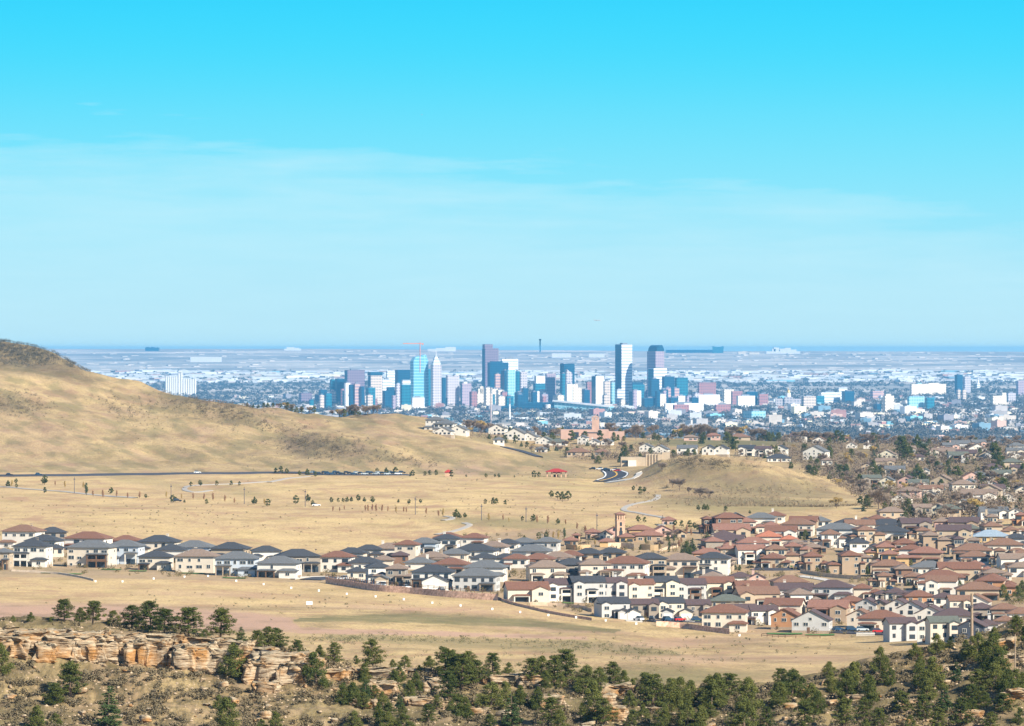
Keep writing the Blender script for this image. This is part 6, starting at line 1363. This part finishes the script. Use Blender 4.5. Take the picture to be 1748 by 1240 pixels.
# ---------------------------------------------------------------- poles and cars
WOOD = pmat('weathered_pole', (.30, .22, .15), .9, .2, 2); STEEL = pmat('pole_steel', (.13, .11, .10), .6, .1)
for a, b, t in [(127, 843, 815), (292, 858, 827), (417, 861, 832), (521, 866, 836), (709, 879, 848), (822, 889, 861), (898, 892, 865), (1019, 907, 876), (1131, 897, 880)]:
    d = hit(a, b, 2400); k = d / F; r = empty('light_pole', tuple(world_at(a, d))); h = (b - t) * k; mb = MB(); mb.tube((0, 0, -.5), (0, 0, h), .22, .16, 8); mb.build('pole', STEEL, r); mb = MB(); mb.box(-.5, .5, -.3, .3, h - 1.6, h - 1.0, bottom=True); mb.build('lamp_head', STEEL, r)
    queue(r, a, "dark light pole", "along the meadow path", 'pole', "light poles along the meadow path")
for a, b, t, w_, lab, cr_ in [(1659, 1112, 1018, .30, "tall weathered wooden utility pole on the right-hand spur", 0), (1733, 1160, 1085, .12, "thin grey dead trunk near the right edge", 0)]:
    d = fgdist(a, b); k = d / F; r = empty('utility_pole', tuple(world_at(a, d, -.5))); mb = MB(); mb.tube((0, 0, 0), (0, 0, (b - t) * k + .5), w_, w_ * .75, 8); mb.build('pole', WOOD, r)
    mb = MB(); mb.box(-w_ * .5, w_ * .5, -w_ * 1.2, -w_ * .9, (b - t) * k * .8, (b - t) * k * .8 + .5, bottom=True); mb.build('bracket', STEEL, r); tag(r, lab, 'pole')
TYRE = pmat('tyre_rubber', (.02, .02, .02), .9, .1); CARC = {}
def car(px, py, colname, col, rz, label=None, group=None, d0=1800, typ='suv', d=None):
    key = (colname, typ)
    if key not in CARC:
        H = 1.75 if typ == 'suv' else 1.45; body = MB(); PB = pmat('car_paint_' + colname, col, .3, .03, .3, spec=.5, metal=.1)
        prof = [(-2.3, .35), (-2.3, .95), (-1.9, 1.05 if typ == 'suv' else 1.0), (1.0, 1.02), (2.1, .9), (2.3, .7), (2.3, .35)]
        for s, e in ((-.9, 1), (.9, -1)): body.face([(x, s, z) for x, z in prof][::e])
        for (a, za), (b, zb) in zip(prof, prof[1:] + prof[:1]): body.face([(a, -.9, za), (a, .9, za), (b, .9, zb), (b, -.9, zb)])
        cp = [(-2.0, 1.03), (-1.7, H - .02), (.1, H - .02), (.9, 1.03)]
        body.face([(cp[1][0], -.72, H), (cp[2][0], -.72, H), (cp[2][0], .72, H), (cp[1][0], .72, H)])
        b_ = body.build('body', PB, link=False).data; g = MB()
        for s, e in ((-.8, 1), (.8, -1)): g.face([(x, s * (1 if z < 1.1 else .9), z) for x, z in cp][::e])
        for (a, za), (b, zb) in zip(cp, cp[1:]):
            if za == zb: continue
            sa, sb = (.8 if za < 1.1 else .72), (.8 if zb < 1.1 else .72); g.face([(a, -sa, za), (a, sa, za), (b, sb, zb), (b, -sb, zb)])
        g_ = g.build('windows', GLASS, link=False).data; wh = MB(); wh.tube((0, -.12, 0), (0, .12, 0), .36, .36, 10); wh.tube((0, .12, 0), (0, -.12, 0), .36, .36, 10); w_ = wh.build('wheel', TYRE, link=False).data; CARC[key] = (b_, g_, w_)
    b_, g_, w_ = CARC[key]
    if d is None: d = hit(px, py, d0)
    r = empty('car', tuple(world_at(px, d, .45)), rz)
    for n_, me, l in [('body', b_, (0, 0, 0)), ('windows', g_, (0, 0, 0))] + [('wheel', w_, (x, y, .36)) for x in (-1.45, 1.45) for y in (-.8, .8)]:
        o = bpy.data.objects.new(n_, me); COL.objects.link(o); o.parent = r; o.location = l
    if label: tag(r, label, 'car', group)
    else: queue(r, px, f"{colname.replace('_', ' ')} parked car", "in the hill car park", 'car', "cars in the hill car park")
    return r
W_, K_, B_, S_, R_ = ('white', (.80, .80, .80)), ('black', (.02, .022, .03)), ('dark_blue', (.02, .06, .12)), ('silver', (.45, .50, .52)), ('red', (.50, .02, .02))
car(337, 809.5, *W_, .05, "white car driving on the hill road", d0=3100); car(16, 813.6, *K_, .1, "black car at the hill road's left end", d0=3100); car(66, 813, *B_, .1, "dark blue pickup-like car on the left hill road", d0=3100)
car(540, 866, *W_, .1, "white car parked by the meadow pines", d0=2500, typ='sedan'); car(1362, 971, *W_, 1.2, "white car by the stone villas' road"); car(1113, 1062, *K_, 1.4, "black car with bright rear parked by white garages"); car(1190, 1063, *B_, .2, "dark blue car beside the balconied cream house")
car(1455, 1080, *B_, .3, "dark car parked at the estate's lower entrance"); car(1472, 1080, *S_, .2, "silver car beside the dark one, lower entrance"); car(303, 858, *K_, .2, "dark car half behind a bushy meadow pine", d0=2500)
for a, dd_, c in [(1011, 3600, K_), (1023, 3590, W_), (1032, 3575, B_), (1048, 3555, W_), (1053, 3540, R_), (1036, 3560, K_)]:
    car(a, 0, *c, 2.9, f"{c[0].replace('_', ' ')} car {'ahead of the others ' if a == 1011 else 'second ' if a == 1036 else 'close ' if a == 1048 else ''}on the curving road above the bend", "cars on the curving road", d=dd_)
cr = random.Random(2)
for i in range(25):
    a = 534 + i * 6.3 + cr.uniform(-1.5, 1.5); car(a, 809.5 + (i % 3) * 1.2, *cr.choice((W_, K_, B_, B_, S_, K_, R_ if i % 9 == 4 else S_)), cr.uniform(-.3, .3), d0=3200, typ=cr.choice(('suv', 'sedan')))
for i, (a, b_) in enumerate([(650, 1003), (694, 1008), (752, 1012), (585, 992), (1090, 1062), (1140, 1063), (1160, 1063), (1330, 1010), (1384, 1012), (1440, 1011), (1520, 1009), (1580, 1012), (1640, 1016), (1330, 926), (1400, 928), (1440, 931), (1500, 940), (1545, 946), (1430, 1080), (1500, 1083), (1260, 1036), (1350, 1038), (1600, 955), (1640, 960), (1070, 1034), (1120, 1035)]):
    c_ = cr.choice((W_, K_, B_, S_, S_, R_)); o = car(a, b_, *c_, cr.uniform(0, 3), typ=cr.choice(('suv', 'sedan'))); QUEUE.pop(); queue(o, a, f"{c_[0].replace('_', ' ')} car", "on the estate streets", 'car', "cars on the estate streets")
strip('car_park', [(528, 810), (580, 811), (640, 811), (700, 811)], 30, ASPH, .2, d0=3100)

# ---------------------------------------------------------------- sandstone cliff and boulders
rock_m = bpy.data.materials.new("sandstone"); rock_m.use_nodes = True; nt = rock_m.node_tree; b = nt.nodes["Principled BSDF"]; b.inputs["Roughness"].default_value = .95; b.inputs["Specular IOR Level"].default_value = .1
geo = N(nt, "ShaderNodeNewGeometry"); mp_ = N(nt, "ShaderNodeMapping"); nt.links.new(geo.outputs["Position"], mp_.inputs[0]); mp_.inputs["Rotation"].default_value = (0, .5, 0); mp_.inputs["Scale"].default_value = (.4, .4, 3.2)
nA = N(nt, "ShaderNodeTexNoise", i_Scale=1.0, i_Detail=5.0, i_Roughness=.65); nt.links.new(mp_.outputs[0], nA.inputs["Vector"]); nB = N(nt, "ShaderNodeTexNoise", i_Scale=.22, i_Detail=4.0); nt.links.new(geo.outputs["Position"], nB.inputs["Vector"]); nC = N(nt, "ShaderNodeTexNoise", i_Scale=2.2, i_Detail=4.0); nt.links.new(geo.outputs["Position"], nC.inputs["Vector"])
c = ramp(nt, nA.outputs[0], [(.36, (.07, .045, .03)), (.43, (.28, .19, .115)), (.54, (.50, .385, .26)), (.70, (.62, .52, .38))])
c = mixc(nt, ramp(nt, nB.outputs[0], [(.46, 0.0), (.62, .85)]), c, mixc(nt, nA.outputs[0], (.22, .10, .03), (.58, .29, .09)))
up_ = N(nt, "ShaderNodeSeparateXYZ"); nt.links.new(geo.outputs["Normal"], up_.inputs[0])
c = mixc(nt, math_n(nt, 'MULTIPLY', ramp(nt, up_.outputs[2], [(.25, 0.0), (.7, .85)]), ramp(nt, nC.outputs[0], [(.35, .3), (.6, 1.0)])), c, (.29, .25, .17))
nt.links.new(c, b.inputs["Base Color"]); bp = N(nt, "ShaderNodeBump"); bp.inputs["Strength"].default_value = 1.0; bp.inputs["Distance"].default_value = .5; nt.links.new(nA.outputs[0], bp.inputs["Height"]); nt.links.new(bp.outputs[0], b.inputs["Normal"])
def rock_verts(W, Dp, H, seed, nu=72, nv=40, boxy=.45, dip=.3, layer=.42, amp=.55):
    rs_ = np.random.RandomState(seed); u = np.linspace(0, 2 * np.pi, nu, endpoint=False); v = np.linspace(-np.pi / 2, np.pi / 2, nv); U, Vv = np.meshgrid(u, v)
    sg = lambda a, e: np.sign(a) * np.abs(a) ** e
    x = sg(np.cos(Vv), boxy) * sg(np.cos(U), boxy) * W / 2; y = sg(np.cos(Vv), boxy) * sg(np.sin(U), boxy) * Dp / 2; z = sg(np.sin(Vv), boxy) * H / 2
    ox, oy = rs_.rand(2) * 200
    q = z + dip * x + fbm(x / 3 + ox, y / 3 + z / 4 + oy, 2) * .35
    li = np.floor(q / layer); st = (np.sin(li * 12.9898 + seed) * 43758.5453) % 1.0; st = (st - .5) * amp; fr = q / layer - li; blk = (np.sin(np.floor(x / 1.15 + li * .37 + seed) * 78.233 + np.floor(li / 3) * 37.7) * 9123.13) % 1.0; st = st - .25 * amp * (fr < .16) + (blk - .5) * .95 * min(1, W / 5)
    cr_ = fbm(x / 2.2 + ox, y / 2.2 + oy + z * .08, 3, True); ck = -sstep(.30, .45, cr_) * .9 * min(1, W / 5)
    big = fbm((x + z * .4) / (W * .3) + ox, (y + z) / (W * .3) + oy, 4) * W * .13
    f_ = (st + ck + big); nl = np.sqrt((x / W * 2) ** 2 + (y / Dp * 2) ** 2 + .15); x = x + f_ * (x / W * 2) / nl; y = y + f_ * (y / Dp * 2) / nl
    z = z + big * .5 * (z > 0) + fbm(x / 1.5 + oy, y / 1.5 + ox, 3) * .25 * min(1, H / 2)
    V = np.stack([x, y, z], -1).reshape(-1, 3); i = np.arange(nv - 1)[:, None] * nu; j = np.arange(nu)[None, :]; j2 = (j + 1) % nu
    return V, np.stack([(i + j), (i + j2), (i + nu + j2), (i + nu + j)], -1).reshape(-1, 4)
def outcrop(cx, cyb, w, h, seed, place, dep=None, dz=.25, boxy=.3):
    d = fgdist(cx, cyb); k = d / F; W = w * k * 1.05; h = h * .62; H = h * k * (1.15 + dz) ; Dp = dep or max(3.0, W * .6)
    V, Fc = rock_verts(W, Dp, H, seed, boxy=boxy, dip=.6, layer=.27, amp=.5); o = np_mesh('sandstone_outcrop', V, Fc, rock_m); g = tz1(cx, d)
    zc = -(cyb - h / 2 - HY) * k; o.location = ((cx - CX) / F * d, d + Dp * .28, zc); o.rotation_euler = (0, 0, (seed % 7 - 3) * .08)
    queue(o, cx, "layered orange sandstone outcrop", place, 'rock', "sandstone outcrops of the hogback"); return o
OC = [(20, 1088, 90, 18, 'c'), (88, 1090, 84, 20, 'c'), (150, 1094, 80, 20, 'c'), (210, 1098, 70, 18, 'c'), (272, 1100, 90, 22, 'c'), (338, 1106, 80, 22, 'c'), (392, 1112, 80, 22, 'c'), (440, 1124, 60, 24, 'c'), (500, 1132, 70, 22, 'c'), (76, 1128, 40, 40, 'c'), (234, 1134, 44, 50, 'c'), (312, 1142, 44, 46, 'c'), (356, 1152, 40, 44, 'c'), (30, 1124, 44, 44, 'c'), (164, 1134, 40, 50, 'c'), (500, 1166, 54, 44, 'c'), (440, 1166, 44, 50, 'c'),
      (6, 1122, 80, 46, 'c'), (55, 1112, 80, 44, 'c'), (104, 1126, 74, 58, 'c'), (146, 1130, 56, 60, 'c'), (184, 1128, 48, 58, 'c'), (216, 1132, 44, 44, 'c'), (256, 1138, 64, 62, 'c'), (298, 1134, 44, 42, 'c'), (334, 1146, 66, 60, 'c'), (378, 1150, 56, 52, 'c'), (416, 1142, 48, 40, 'c'), (470, 1164, 86, 66, 'c'), (452, 1184, 50, 26, 'c'), (524, 1150, 50, 36, 'c'),
      (566, 1160, 60, 22, 'm'), (640, 1156, 100, 18, 'm'), (712, 1152, 56, 14, 'm'), (655, 1186, 56, 30, 'm'), (745, 1184, 44, 34, 'm'), (722, 1204, 60, 18, 'm'), (868, 1166, 96, 18, 'm'), (906, 1172, 50, 26, 'm'), (1050, 1190, 64, 28, 'm'), (1030, 1208, 40, 30, 'm'), (1040, 1232, 60, 34, 'm'), (1112, 1222, 34, 18, 'm'), (1145, 1232, 34, 20, 'm'), (940, 1206, 50, 26, 'm'), (620, 1210, 44, 20, 'm'), (812, 1222, 50, 20, 'm'),
      (1366, 1186, 34, 22, 'r'), (1418, 1170, 30, 12, 'r'), (1610, 1146, 60, 14, 'r'), (1726, 1136, 50, 26, 'r'), (1738, 1200, 50, 30, 'r'), (1556, 1206, 44, 14, 'r'), (1465, 1196, 40, 12, 'r'), (1655, 1226, 50, 18, 'r'), (1700, 1110, 60, 22, 'r')]
PLC = {'c': "in the left-hand cliff", 'm': "among the middle thicket", 'r': "on the right-hand spur"}
for i, (a, b_, w, h, t) in enumerate(OC): outcrop(a, b_, w, h, 31 + i * 7, PLC[t])
bm_ = [np_mesh('boulder', *rock_verts(1.0, .8, .62, 900 + i, 22, 12, .6, .2, .2, .12), rock_m, link=False).data for i in range(6)]
br = random.Random(15)
for i in range(290):
    big = i < 40
    a = br.uniform(-40, 1790); b_ = float(np.interp(a, [0, 350, 560, 1000, 1250, 1450, 1650, 1748], [1128, 1150, 1150, 1178, 1200, 1165, 1110, 1090])) + br.random() ** .8 * 120
    if b_ > 1248: continue
    s = br.uniform(1.4, 3.0) if big else br.uniform(.4, 1.3)
    d = fgdist(a, b_); o = bpy.data.objects.new('boulder', bm_[i % 6]); COL.objects.link(o); o.location = world_at(a, d, s * .12); o.scale = (s, s * br.uniform(.7, 1.2), s * br.uniform(.5, .9)); o.rotation_euler = (br.uniform(-.3, .3), br.uniform(-.3, .3), br.random() * 6)
    tag(o, "pale sandstone boulder lying in the scrub of the near slope", 'boulder', "boulders strewn on the near slope")
# rubble too small to count
rs = np.random.RandomState(4); n = 9000; px = rs.uniform(-80, 1830, n); dd_ = rs.uniform(886, 962, n); x = (px - CX) / F * dd_; z = terrain(px, dd_); kp = fbm(x / 8 + 9, dd_ / 8, 3) > rs.uniform(-.3, .35, n)
x, dd_, z = x[kp], dd_[kp], z[kp]; n = len(x); s = rs.uniform(.12, .42, n) ** 1.0; base = np.array([(0, 0, 1), (1, 0, 0), (0, 1, 0), (-1, 0, 0), (0, -1, 0)], float); jit = rs.uniform(.6, 1.3, (n, 5, 3))
V = base[None] * jit * s[:, None, None] * np.array([1, .9, .7]) + np.stack([x, dd_, z - .03], -1)[:, None, :]
Fc = (np.array([(0, 1, 2), (0, 2, 3), (0, 3, 4), (0, 4, 1)])[None] + np.arange(n)[:, None, None] * 5).reshape(-1, 3)
o = np_mesh('rock_rubble', V.reshape(-1, 3), Fc, pmat('rubble', (.46, .34, .22), .95, .35, 1.5)); tag(o, "pale rock rubble littering the near slope", kind='stuff'); o['category'] = 'rubble'
# two walkers sitting above the thicket are only specks of white and dark
flush_labels()
